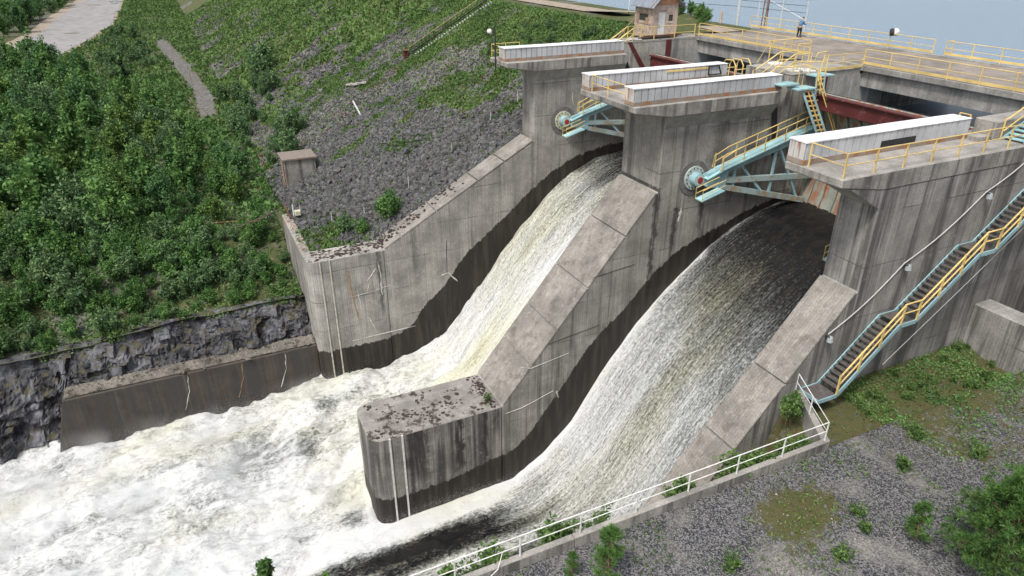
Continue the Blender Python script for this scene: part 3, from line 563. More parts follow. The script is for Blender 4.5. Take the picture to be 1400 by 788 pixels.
for xx, w_ in ((-60.7, 'nearer'), (-61.9, 'farther')):
    T = thing('stair_handrail', (xx,41.9,-2), 'yellow sloping handrail of the steps up to the hut, %s of the pair' % w_, 'handrail')
    part(T, 'top_rail', MB().tube([(xx,39.9,-.9),(xx,40.2,-.85),(xx,42.1,.28)], .05), M['yellow']); part(T, 'mid_rail', MB().tube([(xx,40.6,-1.25),(xx,42.1,-.3)], .04), M['yellow']); part(T, 'post', MB().tube([(xx,39.95,-2),(xx,39.95,-.88)], .05), M['yellow'])
T = thing('concrete_steps', (-61.3,41.4,-2), 'short concrete steps from the left platform to the hut', 'steps')
for i in range(5): part(T, 'step', MB().box(-61.85, -60.75, 41.05+i*.24, 41.28+i*.24, -2.0 if i == 0 else -1.99, -1.8+i*.19), M['slab'])
railing('small yellow railing at the downstream tip of the left platform', [(-61.95,28.05,-2),(-63.8,28.05,-2),(-63.8,31,-2)], spacing=1.8)
railing('yellow railing across the front of the middle platform between the two housings', [(-45.3,28.05,-2),(-40.95,28.05,-2)], spacing=2.1)
railing('long yellow railing round the front and outer edge of the right platform', [(-24.35,28.05,-2),(-22.2,28.05,-2),(-22.2,46.8,-2)], spacing=2.15, h=1.22)
railing('short yellow railing behind the right housing', [(-25.6,41.0,-2),(-24.95,41.0,-2)], spacing=2)
T = railing('white railing on the parapet between the gravel yard and the chute', [(-22.1,27.9,-14.2),(-18.28,26.0,-14.2),(-18.28,-8,-14.2)], spacing=2.75, h=1.12, mat=M['white_steel'], r=.026)
tag(put('loose_cable', MB().tube([(-18.25,8.2,-13.6),(-18.05,7.9,-14.2),(-17.9,7.0,-14.65),(-17.8,4,-14.7)], .02, 5).mesh('loose_cable'), M['white_steel']), 'thin white cable hanging from the parapet railing onto the gravel', 'cable')

# ================================================================== radial gates
def gate(x0, x1, label, near):
    yc, zc, Rg = 34.23, -7.99, 11.75
    T = thing('radial_gate', ((x0+x1)/2, yc, -12), label, 'sluice gate')
    A0, A1 = math.asin((-11.75-zc)/Rg), math.asin((-2.35-zc)/Rg)
    P = lambda a, r: (yc+r*math.cos(a), zc+r*math.sin(a))
    n = 13; dx = (x1-x0-.2)/n; ang = np.linspace(A0, A1, 9)
    prof = [P(a, Rg) for a in ang]+[P(a, Rg+.12) for a in ang[::-1]]
    pm = MB().prism(prof, 'x', -dx/2+.02, dx/2-.02).mesh('skin_panel'); pm.materials.append(M['skin'])
    for i in range(n): inst(T, 'skin_panel', pm, None, (x0+.1+dx*(i+.5), 0, 0))
    part(T, 'skin_backing', MB().prism([P(a, Rg+.125) for a in ang]+[P(a, Rg+.2) for a in ang[::-1]], 'x', x0+.06, x1-.06), M['dark_steel'])
    rm = MB().prism([P(a, Rg-.16) for a in ang]+[P(a, Rg-.01) for a in ang[::-1]], 'x', -.03, .03).mesh('rib'); rm.materials.append(M['skin'])
    for i in range(n+1): inst(T, 'rib', rm, None, (x0+.1+dx*i, 0, 0))
    yt = P(A1, Rg)[0]
    part(T, 'top_beam', MB().box(x0+.15, x1-.15, yt-.42, yt-.02, -3.5, -2.45), M['oxide'], bevel=.03); part(T, 'beam_flange', MB().box(x0+.12, x1-.12, yt-.62, yt+.1, -2.445, -2.36), M['oxide'])
    part(T, 'bottom_beam', MB().box(x0+.12, x1-.12, 45.0, 45.25, -11.75, -11.45), M['rusty_clad'])
    for xf, sg in ((x0, 1), (x1, -1)):
        xa = xf+sg*.8
        part(T, 'recess_ring', MB().disc((xf+sg*.004, yc, zc-.02), 'x', 1.36, sg*.05, 32), M['wall_ring']); D = part(T, 'trunnion_plate', MB().disc((xf+sg*.056, yc, zc), 'x', .92, sg*.10, 32), M['cream' if near == 0 else 'pale_plate'])
        for k in range(14):
            a = k*2*math.pi/14; sub(D, 'bolt', MB().disc((xf+sg*.158, yc+.76*math.cos(a), zc+.76*math.sin(a)), 'x', .05, sg*.05, 6), M['dark_steel'])
        part(T, 'trunnion_hub', MB().disc((xf+sg*.16, yc, zc), 'x', .50, sg*.62, 20), M['blue']); part(T, 'hub_ring', MB().disc((xf+sg*.781, yc, zc), 'x', .40, sg*.03, 16), M['pale_plate']); part(T, 'hub_cap', MB().disc((xf+sg*.782, yc, zc), 'x', .25, sg*.06, 16), M['red'])
        def arm(name, a, off, w): p = Vector((xa, yc+.6, zc+off)); q = Vector((xa, *P(a, Rg-.17))); part(T, name, MB().bar(p, q, .32, w), M['blue'] if off > 0 else M['blue_rust']); return p, q
        up = arm('upper_arm', math.asin((-5.3-zc)/Rg), .22, .55); mi = arm('middle_arm', math.asin((-9.15-zc)/Rg), -.12, .42); lo = arm('lower_arm', math.asin((-11.25-zc)/Rg), -.35, .42)
        part(T, 'gusset', MB().prism([(yc+.5,zc+.45),(yc+.5,zc-.5),(yc+2.3,zc-.95),(yc+2.5,zc+.75)], 'x', xa-.2, xa+.2), M['blue'])
        for (a_, i), (b_, j) in (((up,.62),(lo,.62)),((up,.64),(lo,.93)),((up,.25),(lo,.25)),((up,.28),(lo,.56)),((mi,.9),(up,.98))): part(T, 'brace', MB().bar(a_[0].lerp(a_[1], i), b_[0].lerp(b_[1], j), .16, .18), M['blue'])
        # catwalk on the upper arm
        b0 = up[0]+Vector((0,1.0,.42)); b1 = up[1]+Vector((0,-.7,.36))
        part(T, 'catwalk', MB().bar(b0, b1, .95, .10), M['blue_deck']); part(T, 'catwalk', MB().bar(b0+Vector((0,.05,-.02)), b0+Vector((0,-1.3,-.5)), .95, .08), M['blue_deck'])
        rr_ = b1-b0; pp = MB().box(-.03,.03,-.03,.03,0,1.15).mesh('catwalk_post'); pp.materials.append(M['yellow'])
        for side in (-.45, .45):
            o = Vector((side,0,0))
            for k in range(5): inst(T, 'catwalk_post', pp, None, b0+o+rr_*(k/4.6))
            part(T, 'catwalk_rail', MB().tube([b0+o+Vector((0,-.2,.1)), b0+o+Vector((0,-.1,.95)), b0+o+rr_*.13+Vector((0,0,1.2)), b1+o+Vector((0,0,1.15))], .04), M['yellow']); part(T, 'catwalk_rail', MB().tube([b0+o+Vector((0,0,.5)), b0+o+rr_*.13+Vector((0,0,.66)), b1+o+Vector((0,0,.6))], .035), M['yellow'])
        # service basket under the hub
        bz = zc-1.15; part(T, 'basket', MB().bar((xf+sg*1.75, yc-.75, bz), (xf+sg*1.75, yc+1.3, bz+.55), .8, .08), M['blue_deck'])
        for side in (-.38, .38):
            part(T, 'basket_rail', MB().tube([(xf+sg*1.75+side, yc-.75, bz), (xf+sg*1.75+side, yc-.75, bz+.85), (xf+sg*1.75+side, yc+1.3, bz+1.4)], .03).tube([(xf+sg*1.75+side, yc-.75, bz+.42), (xf+sg*1.75+side, yc+1.3, bz+.97)], .025), M['yellow'])
    return T
M['blue_rust'] = paint('rusty_blue_paint', (.33,.43,.43), (.30,.22,.14), (.47,.62)); M['wall_ring'] = flat('dark_recess_concrete', (.15,.145,.14), .3); M['pale_plate'] = flat('pale_green_plate', (.42,.48,.45), .25); M['blue_deck'] = paint('pale_blue_deck', (.34,.55,.58), (.26,.30,.29), (.60,.72))
g1 = gate(XB, XC, 'radial gate in the left bay, its dark red top beam behind the middle housings', 0)
g2 = gate(XD, XE, 'radial gate in the right bay with rusty skin plate and blue arms', 1)

# ================================================================== steel stair on the right pier wall
T = thing('steel_staircase', (-21.4, 28.8, -14.7), 'pale blue steel staircase with dark treads climbing the right pier wall', 'staircase')
xi, xo = XF+.06, -20.75
fl = [((29.55,-14.1),(33.35,-10.62)),((34.6,-10.62),(38.6,-7.35)),((39.9,-7.35),(46.6,-2.05))]; ld = [((28.2,29.55),-14.1),((33.35,34.6),-10.62),((38.6,39.9),-7.35)]
tm = MB().box(-.62, .62, -.15, .15, -.03, .03).mesh('tread', bevel=.008); tm.materials.append(M['tread'])
for (y0, z0), (y1, z1) in fl:
    n = int(round((z1-z0)/.235))
    for k in range(1, n): inst(T, 'tread', tm, None, ((xi+xo)/2, y0+(y1-y0)*k/n, z0+(z1-z0)*k/n+random.uniform(-.01, .01)))
    for xx, nm in ((xi, 'stringer'), (xo, 'stringer')): part(T, nm, MB().bar((xx, y0, z0-.05), (xx, y1, z1-.05), .06, .26), M['blue'])
for (y0, y1), z_ in ld:
    part(T, 'landing', MB().box(xi+.04, xo-.04, y0+.02, y1-.02, z_-.04, z_), M['tread'])
    for xx in (xi, xo): part(T, 'landing_frame', MB().box(xx-.03, xx+.03, y0, y1, z_-.2, z_+.03), M['blue'])
part(T, 'landing_frame', MB().box(xi, xo, 28.14, 28.2, -14.3, -14.07), M['blue'])
hp = [(xo,29.45,-14.1),(xo,33.3,-10.62),(xo,34.55,-10.62),(xo,38.6,-7.35),(xo,39.9,-7.35),(xo,46.6,-2.05)]
up_ = lambda p, h: (p[0], p[1]+.12, p[2]+h)
part(T, 'top_rail', MB().tube([up_(p, 1.25) for p in hp], .05), M['yellow']); part(T, 'mid_rail', MB().tube([up_(p, .68) for p in hp], .042), M['yellow'])
pm = MB().box(-.045,.045,-.045,.045,0,1.25).mesh('stair_post'); pm.materials.append(M['yellow'])
for a, b, n in ((0,1,3),(1,2,1),(2,3,3),(3,4,1),(4,5,5)):
    for k in range(n): inst(T, 'post', pm, None, Vector(hp[a]).lerp(Vector(hp[b]), k/n)+Vector((0,.06,0)))
for (y0, z0), w_ in zip(((33.9,-10.7),(39.2,-7.45)), 'ab'): part(T, 'bracket', MB().bar((xi, y0, z0-1.3), (xo, y0, z0-.1), .09), M['blue'])
# blue steps at the right edge from the platform up to the bridge, and their rails
T = thing('steel_steps', (-22.9,43,-2), 'short pale blue steel steps from the right platform towards the bridge', 'steps')
sm = MB().box(-.6, .6, -.16, .16, -.03, .03).mesh('tread'); sm.materials.append(M['blue_deck'])
for k in range(8): inst(T, 'tread', sm, None, (-22.85, 42.3+k*.36, -1.85+k*.17))
for xx in (-23.47, -22.22): part(T, 'stringer', MB().bar((xx, 42.0, -2.0), (xx, 45.2, -.48), .06, .24), M['blue'])
for xx in (-23.5,): 
    part(T, 'top_rail', MB().tube([(xx,41.9,-.85),(xx,42.3,-.75),(xx,45.4,.75),(xx,49.0,.75)], .05), M['yellow']); part(T, 'mid_rail', MB().tube([(xx,42.0,-1.5),(xx,45.4,.15)], .04), M['yellow']); part(T, 'post', MB().tube([(xx,41.9,-2),(xx,41.9,-.85)], .05), M['yellow'])
# wall lamps and their cable
for yy, zz, w_ in ((29.4,-11.1,'lowest'),(34.35,-7.8,'middle'),(39.7,-4.5,'highest')):
    T = thing('wall_lamp', (XF,yy,zz), 'grey round wall lamp on the right pier, %s of the three' % w_, 'lamp', 'wall lamps on the right pier')
    part(T, 'bracket', MB().tube([(XF,yy-.1,zz+.12),(XF+.3,yy-.1,zz+.14)], .05), M['dark_steel']); part(T, 'lamp_shade', MB().tube([(XF+.25,yy,zz+.16),(XF+.25,yy,zz+.1),(XF+.27,yy,zz-.16),(XF+.27,yy,zz-.2)], [.09,.14,.18,.12], 12), M['lampglass'], smooth=False)
pc = []
for (a, b) in (((29.4,-10.9),(34.2,-7.6)),((34.2,-7.6),(39.6,-4.3)),((39.6,-4.3),(44.5,-1.4))):
    for k in range(9): s_ = k/8; pc.append((XF+.07, a[0]+(b[0]-a[0])*s_, a[1]+(b[1]-a[1])*s_-.30*math.sin(math.pi*s_)))
tag(put('power_cable', MB().tube(pc, .032, 5).mesh('power_cable'), M['cable']), 'thin pale cable running up the right pier wall past the lamps', 'cable')
tag(put('hand_line', MB().tube([(-20.9,33,-13.2),(-20.9,38,-9.6),(-20.9,44,-5.2)], .015, 4).mesh('hand_line'), M['cable']), 'thin grey wire stretched below the staircase', 'wire')

# ================================================================== steel platforms and ladders between middle pier and right gate
T = thing('ladder_platform', (-39.6,42,-2), 'pale blue landing on the middle pier with a long ladder down to the right gate', 'ladder')
part(T, 'landing_plate', MB().box(-40.05,-38.9,40.5,42.2,-1.55,-1.45), M['blue_deck']); part(T, 'landing_plate', MB().box(-39.5,-38.3,41.6,43.4,-1.85,-1.75), M['blue_deck'])
l0 = Vector((-38.55,42.6,-1.8)); l1 = Vector((-37.6,45.0,-6.6))
for s_ in (-.45, .45): part(T, 'ladder_rail', MB().bar(l0+Vector((0,s_,0)), l1+Vector((0,s_,0)), .10, .16), M['blue'])
part(T, 'ladder_spine', MB().tube([l0+Vector((.06,0,0)), l1+Vector((.06,0,0))], .045), M['yellow'])
rm = MB().box(-.05,.05,-.42,.42,-.05,.05).mesh('rung'); rm.materials.append(M['yellow'])
for k in range(13): inst(T, 'rung', rm, None, l0.lerp(l1, (k+.5)/13))
for s_ in (.6, .85): part(T, 'handrail', MB().tube([(-38.3,43.3,-1.75),(-38.3,43.2,-.5),l0+Vector((.45,s_,.6)),l1+Vector((.45,s_,.4))], .045), M['yellow'])
part(T, 'handrail', MB().tube([(-40.0,40.6,-1.45),(-40.0,40.6,-.3),(-39.0,42.1,-.3),(-39.0,42.1,-1.45)], .045).tube([(-40,41.9,-.4),(-39.6,43.3,-.3),(-38.4,43.4,-.5)], .045).tube([(-38.95,42.5,-1.75),(-38.95,42.5,.1),(-38.35,43.4,.1)], .045), M['yellow'])
T = thing('upper_ladder', (-39.6,44.6,-1), 'short pale blue ladder under a small landing beside the bridge pillar', 'ladder')
part(T, 'landing_plate', MB().box(-40.05,-38.9,43.9,45.7,-1.14,-1.05), M['blue_deck'])
l0 = Vector((-38.95,44.3,-1.1)); l1 = Vector((-38.6,44.2,-3.0))
for s_ in (-.4, .4): part(T, 'ladder_rail', MB().bar(l0+Vector((0,s_,0)), l1+Vector((0,s_,0)), .09, .14), M['blue'])
for k in range(5): inst(T, 'rung', rm, None, l0.lerp(l1, (k+.5)/5))
part(T, 'ladder_spine', MB().tube([l0+Vector((.05,0,0)), l1+Vector((.05,0,0))], .04), M['yellow'])
part(T, 'handrail', MB().tube([(-39.9,44,-1.05),(-39.7,44.4,.5),(-39.9,45.6,.5),(-39.9,45.6,-.2),(-39.9,44.6,-.2)], .05).tube([(-38.95,44.1,-1.05),(-39.1,44.5,.4)], .045).tube([(-38.95,44.7,-1.05),(-39.1,44.9,.4)], .045), M['yellow'])
T = thing('concrete_steps', (-42,42,-2), 'concrete steps with yellow handrails rising behind the middle platform', 'steps')
for i in range(5): part(T, 'step', MB().box(-42.6,-40.9,41.05+i*.3,41.34+i*.3,-3.39,-1.85+i*.2), M['slab'])
for xx in (-42.5,-41.0):
    part(T, 'handrail', MB().tube([(xx,40.9,-2),(xx,40.9,-.95),(xx,41.2,-.9),(xx,43.4,.25),(xx,45.2,.25),(xx,45.2,-1.04)], .05), M['yellow']); part(T, 'handrail', MB().tube([(xx,41.3,-1.5),(xx,43.4,-.35),(xx,45.2,-.35)], .042), M['yellow'])
    part(T, 'post', MB().tube([(xx,43.5,-1.04),(xx,43.5,.25)], .045), M['yellow'])
T = thing('access_ladder', (-45.9,43,-3.4), 'yellow hooped ladder guard behind the left housing of the middle pier', 'ladder')
for yy in (41.6,42.4,43.2): part(T, 'hoop', MB().tube([(-46.9,yy,-2.9),(-46.9,yy+.05,-1.2),(-46.6,yy+.1,-.75),(-45.7,yy+.1,-.7),(-45.3,yy+.05,-1.1),(-45.3,yy,-2.6)], .05), M['yellow'])
part(T, 'hoop_bar', MB().tube([(-46.9,41.6,-1.5),(-46.9,43.2,-1.5)], .045).tube([(-45.3,41.6,-1.4),(-45.3,43.2,-1.4)], .045), M['yellow']); part(T, 'landing_plate', MB().box(-46.95,-45.2,41.3,43.4,-2.5,-2.4), M['blue_deck'])
T = thing('yellow_cage', (-45.4,45.8,-1), 'yellow ladder cage at the foot of the bridge railing on the middle pier', 'ladder')
part(T, 'frame', MB().tube([(-45.5,44.1,-1.0),(-44.9,44.6,.75),(-44.9,48.2,.75)], .05).tube([(-44.9,44.7,-1.04),(-44.9,44.7,.7)], .045).tube([(-44.9,46.2,-1.04),(-44.9,46.2,.75)], .045), M['yellow'])
for yy in (46.6,47.3,48.0): part(T, 'bar', MB().tube([(-43.8,yy,-1.04),(-43.8,yy,.5)], .045), M['yellow'])
part(T, 'bar', MB().tube([(-43.8,46.6,.5),(-43.8,48.0,.5)], .05).tube([(-43.8,46.6,-.2),(-43.8,48.0,-.2)], .045), M['yellow'])
tag(put('white_hatch', MB().box(-44.6,-43.6,44.3,45.3,-1.04,-.85).mesh('white_hatch', bevel=.03), M['white_steel']), 'white square hatch cover on top of the middle pier', 'hatch')
tag(put('timber_stack', MB().bar((-41.3,43.3,-.98),(-39.95+-.4,45.2,-.98),.25,.1).bar((-41.8,43.6,-.96),(-40.9,45.3,-.96),.25,.12).bar((-42.1,44.6,-.85),(-40.6,44.0,-.85),.22,.1).mesh('timber_stack'), M['white_steel']), 'pale weathered boards lying on top of the middle pier', 'boards')

# ================================================================== watchman hut
T = thing('watchman_hut', (-62.8,46.2,-.9), 'small weathered hut with grey metal roof and orange gable on the left pier', 'hut')
hx0, hx1, hy0, hy1, hz = -64.4, -61.2, 44.6, 47.7, 2.25
part(T, 'wall', MB().box(hx0, hx1-.13, hy0+.13, hy1, -.9, hz), M['pink_wood'])
bz = np.arange(-.9, hz, .26)
wb = flat('patched_boards', (.42,.33,.27), .45, 2.2)
for z0_ in bz:
    z1_ = min(z0_+.25, hz)
    for a, b in ((hy0, 45.35), (46.2, 46.55), (47.15, hy1)) if .5 <= z0_ < 1.25 else (((hy0, 45.35), (46.2, hy1)) if z0_ < 1.45 else ((hy0, hy1),)): part(T, 'board', MB().box(hx1-.128, hx1-random.uniform(.05,.08), a, b, z0_, z1_), M['pink_wood'])
    for a, b in ((hx0, -63.6), (-62.0, hx1-.14)) if .45 <= z0_ < 1.3 else ((hx0, hx1-.14),): part(T, 'board', MB().box(a, b, hy0+random.uniform(.03,.06), hy0+.128, z0_, z1_), wb)
D = part(T, 'door', MB().box(hx1-.126, hx1-.06, 45.38, 46.17, -.85, 1.5), M['door']); sub(D, 'handle', MB().box(hx1-.06, hx1, 45.45, 45.5, .1, .35), M['dark_steel'])
Wd = part(T, 'window', MB().box(hx1-.126, hx1-.09, 46.57, 47.13, .5, 1.28), M['glass']); sub(Wd, 'frame', MB().box(hx1-.12, hx1-.02, 46.5, 46.58, .44, 1.34).box(hx1-.12, hx1-.02, 47.12, 47.2, .44, 1.34).box(hx1-.12, hx1-.02, 46.58, 47.12, 1.27, 1.34).box(hx1-.12, hx1-.02, 46.58, 47.12, .44, .5), M['pink_wood'])
Wd = part(T, 'window', MB().box(-63.58, -62.02, hy0+.08, hy0+.125, .45, 1.32), M['glass']); sub(Wd, 'frame', MB().box(-63.66,-63.56,hy0,hy0+.12,.38,1.4).box(-62.04,-61.94,hy0,hy0+.12,.38,1.4).box(-63.56,-62.04,hy0,hy0+.12,1.32,1.4).box(-63.56,-62.04,hy0,hy0+.12,.38,.45).box(-62.5,-62.08,hy0+.02,hy0+.07,.5,1.0), M['wood'])
ym = (hy0+hy1)/2; rz = hz+1.6
part(T, 'gable', MB().prism([(hy0-.1,hz+.01),(hy1+.1,hz+.01),(ym,rz-.06)], 'x', hx1-.16, hx1+.02), M['orange_wood'])
for s_, y_e in ((-1, hy0-.4), (1, hy1+.4)):
    for k in range(4):
        a = hx0-.3+k*1.02; part(T, 'roof_sheet', MB().add([(a,y_e,hz-.3),(a+1.0,y_e,hz-.3),(a+1.0,ym,rz+.02),(a,ym,rz+.02),(a,y_e,hz-.24+.01*(k%2)),(a+1.0,y_e,hz-.24+.01*(k%2)),(a+1.0,ym,rz+.08+.01*(k%2)),(a,ym,rz+.08+.01*(k%2))], [(0,3,2,1),(4,5,6,7),(0,1,5,4),(1,2,6,5),(2,3,7,6),(3,0,4,7)]), M['roof'])
part(T, 'barge_board', MB().bar((hx1+.12,hy0-.42,hz-.28),(hx1+.12,ym,rz+.02),.06,.2).bar((hx1+.12,ym,rz+.02),(hx1+.12,hy1+.42,hz-.28),.06,.2), M['wood'])
T = thing('junk_pile', (-60.9,44.5,-.9), 'dark rusty steel beams lying behind the yellow railing by the hut', 'scrap')
for k in range(4): part(T, 'beam', MB().bar((-61.0-.1*k,42.9+k*.3,-.83+.05*k),(-61.0-.08*k,46.8+k*.5,-.83+.05*k),.12,.14), M['rust'] if k % 2 else M['dark_steel'])
tag(put('white_board', MB().bar((-61.3,42.0,-.86),(-60.9,43.2,-.86),.5,.06).mesh('white_board'), M['white_steel']), 'pale board lying at the head of the hut steps', 'board')
tag(put('slanting_rail', MB().tube([(-63.4,41.4,-1.6),(-63.6,44.4,1.2)], .05).tube([(-63.5,42.8,-1.2),(-63.5,42.9,-.1)], .04).mesh('slanting_rail'), M['wood']), 'brown slanting pole leaning up towards the hut wall', 'pole')

# ================================================================== fence, mast, lamp on the rail, camera pole
FP = [(-84,57.2),(-76.5,59.5),(-68.9,62.6),(-65.9,62.9),(-62.6,63.2),(-59.4,63.6)]
T = thing('security_fence', (-70,61,-1), 'tall wire security fence with forked posts on the far side of the crest', 'fence')
for i, (fx, fy) in enumerate(FP):
    zb_ = float(land(np.array(fx), np.array(fy)))-.1; zt = 2.2; r_ = .17 if i == 2 else .07
    Pq = part(T, 'post', MB().tube([(fx,fy,zb_),(fx,fy,zt)], r_, 8), M['grey_steel']); sub(Pq, 'fork', MB().tube([(fx,fy-.6,zt+.65),(fx,fy,zt),(fx,fy+.6,zt+.65)], .05, 5), M['dark_steel'])
for h_ in (.9, 1.6, 2.2): part(T, 'wire', MB().tube([(fx,fy,h_) for fx, fy in FP], .022, 4), M['dark_steel'])
for o in (-.55, .55): part(T, 'wire', MB().tube([(fx,fy+o,2.8) for fx, fy in FP], .02, 4), M['dark_steel'])
part(T, 'brace', MB().tube([(-65.9,62.9,2.3),(-59.4,63.6,.1)], .06, 5), M['grey_steel'])
tag(put('orange_post', MB().tube([(-69.9,60.9,-1.2),(-69.9,60.9,.35)], .16, 8).mesh('orange_post'), M['pink_wood']), 'short thick pinkish post at the end of the grassy crest', 'post')
T = thing('lattice_mast', (-64.0,62.2,-1.4), 'slim reddish lattice mast standing at the lake side of the bridge', 'mast')
ft = [(-64.25,62),(-63.75,62),(-64.0,62.45)]
for fx, fy in ft: part(T, 'leg', MB().tube([(fx,fy,-1.4),(fx,fy,7)], .06, 6), M['rust'])
for k in range(17):
    z0_ = -1.2+k*.48; a, b = ft[k % 3], ft[(k+1) % 3]; part(T, 'brace', MB().tube([(*a,z0_),(*b,z0_+.48)], .035, 4), M['white_steel'] if k % 2 else M['rust'])
T = thing('round_floodlight', (-45.3,59.6,.4), 'round white and black lamp housing on the lake side railing', 'lamp')
part(T, 'bracket', MB().tube([(-45.3,59.5,.3),(-45.3,59.5,.65)], .06), M['dark_steel'])
def ball(c, r, sx=1, half=False):
    vs = []; n, k = 12, 7
    for i in range(k+1):
        a = math.pi*i/k
        for j in range(n): b = 2*math.pi*j/n; vs.append((c[0]+r*sx*math.sin(a)*math.cos(b), c[1]+r*math.sin(a)*math.sin(b), c[2]+r*math.cos(a)))
    return MB().add(vs, [(i*n+j, i*n+(j+1) % n, (i+1)*n+(j+1) % n, (i+1)*n+j) for i in range(k) for j in range(n)])
part(T, 'shell', ball((-45.2,59.75,.62), .34), M['white_steel'], smooth=True); part(T, 'lamp_face', MB().tube([(-45.3,59.62,.62),(-45.5,59.4,.61)], [.32,.30], 16), M['dark_steel'])
T = thing('camera_pole', (-63.6,27.4,-2.1), 'black pole with a white security camera at the tip of the left platform', 'camera')
part(T, 'pole', MB().tube([(-62.3,27.75,-3.0),(-62.3,27.75,.75)], .07), M['dark_steel']); part(T, 'arm', MB().tube([(-62.3,27.75,.55),(-62.5,27.4,.55)], .04), M['dark_steel']); Cm = part(T, 'camera_dome', ball((-62.55,27.3,.5), .24), M['white_steel'], smooth=True); sub(Cm, 'lens', ball((-62.55,27.25,.33), .13), M['dark_steel'], smooth=True)

# ================================================================== embankment furniture
T = thing('concrete_shed', (-92.5,12.5,-22), 'small grey concrete box building with flat roof half buried in the rockfill', 'shed')
part(T, 'wall', MB().box(-93.8,-90.3,10.6,14.5,-24,-17.15), M['slab']); part(T, 'roof', MB().box(-94.0,-90.1,10.35,14.7,-17.145,-16.95), M['shed_roof']); part(T, 'door', MB().box(-93.4,-91.4,10.54,10.597,-21.3,-17.6), M['wood']); part(T, 'door_post', MB().box(-91.3,-91.05,10.5,10.598,-21.5,-17.3), M['rust'])
T = thing('embankment_stairs', (-107,41,-5), 'long flight of pale concrete steps with handrail up the rock embankment', 'steps')
nS = 30
for k in range(nS):
    y_ = 34.4+k*.44; part(T, 'step', MB().box(-107.75,-107.3,y_,y_+.14,float(damz(np.array(y_)))-.3,float(damz(np.array(y_)))+.30), M['grey_steel'])
part(T, 'handrail', MB().tube([(-108.9,33.8,-7.0),(-108.9,48.2,.9)], .055), M['wood']); part(T, 'handrail', MB().tube([(-108.9,33.8,-7.6),(-108.9,48.2,.3)], .05), M['dark_steel']); part(T, 'stringer', MB().bar((-108.4,34.2,-7.6),(-108.4,48,.0),.06,.16), M['dark_steel'])
for k in range(8): y_ = 34+k*2; part(T, 'post', MB().tube([(-108.9,y_,damz(np.array(y_))-.2),(-108.9,y_,damz(np.array(y_))+1.2)], .05), M['dark_steel'])
T = thing('red_drum', (-109.3,33.6,-8.4), 'dark red cabinet at the foot of the embankment stairs', 'cabinet')
part(T, 'body', MB().box(-109.7,-109.0,33.1,33.7,-8.8,-7.5), M['oxide'], bevel=.05); part(T, 'lid', MB().box(-109.8,-108.9,33.0,33.8,-7.495,-7.4), M['rust'])
def onland(x_, y_, dz=0): return Vector((x_, y_, float(land(np.array(float(x_)), np.array(float(y_))))+dz))
tag(put('white_plank', MB().bar(onland(-105.2,23.5,.45), onland(-98.2,22.8,.3), .2, .1).mesh('white_plank'), M['grey_steel']), 'pale broken plank lying on the dark rockfill', 'plank')
tag(put('pale_boulder', lumps('pale_boulder', [onland(-112.5,26.2,.1), onland(-110.8,26.9,.1), onland(-114.3,25.7,0)], 1.0, 1.5, None, None, .25).mesh('pale_boulder'), M['slab']), 'large pale flat slab of rock among the dark rockfill', 'boulder')
for x_, y_, w_ in ((-181,3.6,'nearer'),(-232,1.2,'farther')):
    p = onland(x_, y_, 0); tag(put('marker_stake', MB().tube([p-Vector((0,0,.3)), p+Vector((.1,-.3,3.4))], .09, 6).mesh('marker_stake'), M['wood']), 'pale wooden stake at the embankment toe, the %s one' % w_, 'stake')
# pipe handrail down the edge of the rockfill
HR = [(-73.9,9.6),(-70.3,12.2),(-69.8,15.6),(-69.2,20.5),(-69.8,25.8),(-70.6,30.8),(-71.0,34.3)]
T = thing('pipe_handrail', (-70,20,-16), 'rusty pipe handrail running up the rockfill beside the left pier', 'handrail')
tp = []
for x_, y_ in HR: p = onland(x_, y_, 0); part(T, 'post', MB().tube([p-Vector((0,0,.3)), p+Vector((0,0,1.25))], .045), M['grey_steel']); tp.append(p+Vector((0,0,1.22)))
part(T, 'pipe', MB().tube(tp, .042), M['bark']); part(T, 'lower_pipe', MB().tube([p-Vector((0,0,.6)) for p in tp], .025), M['bark'])
T = thing('electric_box', (-73.3,9.0,-18.6), 'small white box on a post at the corner of the left wall', 'box')
part(T, 'post', MB().tube([(-73.4,8.8,-18.7),(-73.4,8.8,-17.2)], .07), M['white_steel']); part(T, 'case', MB().box(-73.5,-72.9,8.9,9.5,-18.3,-17.8), M['cream'], bevel=.03)
T = thing('rusty_frame', (-75,7,-19), 'rusty steel frame hanging off the end of the left return wall', 'frame')
for y_ in (3.2, 5.2): part(T, 'beam', MB().bar((-75.2,7.9,-18.0),(-76.2,y_,-19.4-.2*(5.2-y_)),.10), M['bark'])
part(T, 'beam', MB().bar((-75.2,8.1,-17.6),(-72.6,8.3,-18.3),.15), M['rust_dark']); part(T, 'beam', MB().bar((-76.2,3.2,-19.8),(-76.2,5.2,-19.4),.12), M['rust'])
tag(put('warning_tape', MB().tube([(-78,5.5,-19.9),(-82,-3,-20.6),(-88,-14,-20.4),(-93,-24,-20.3)], .03, 4).mesh('warning_tape'), M['dry_tape']), 'thin orange tape strung low in front of the forest edge', 'tape')

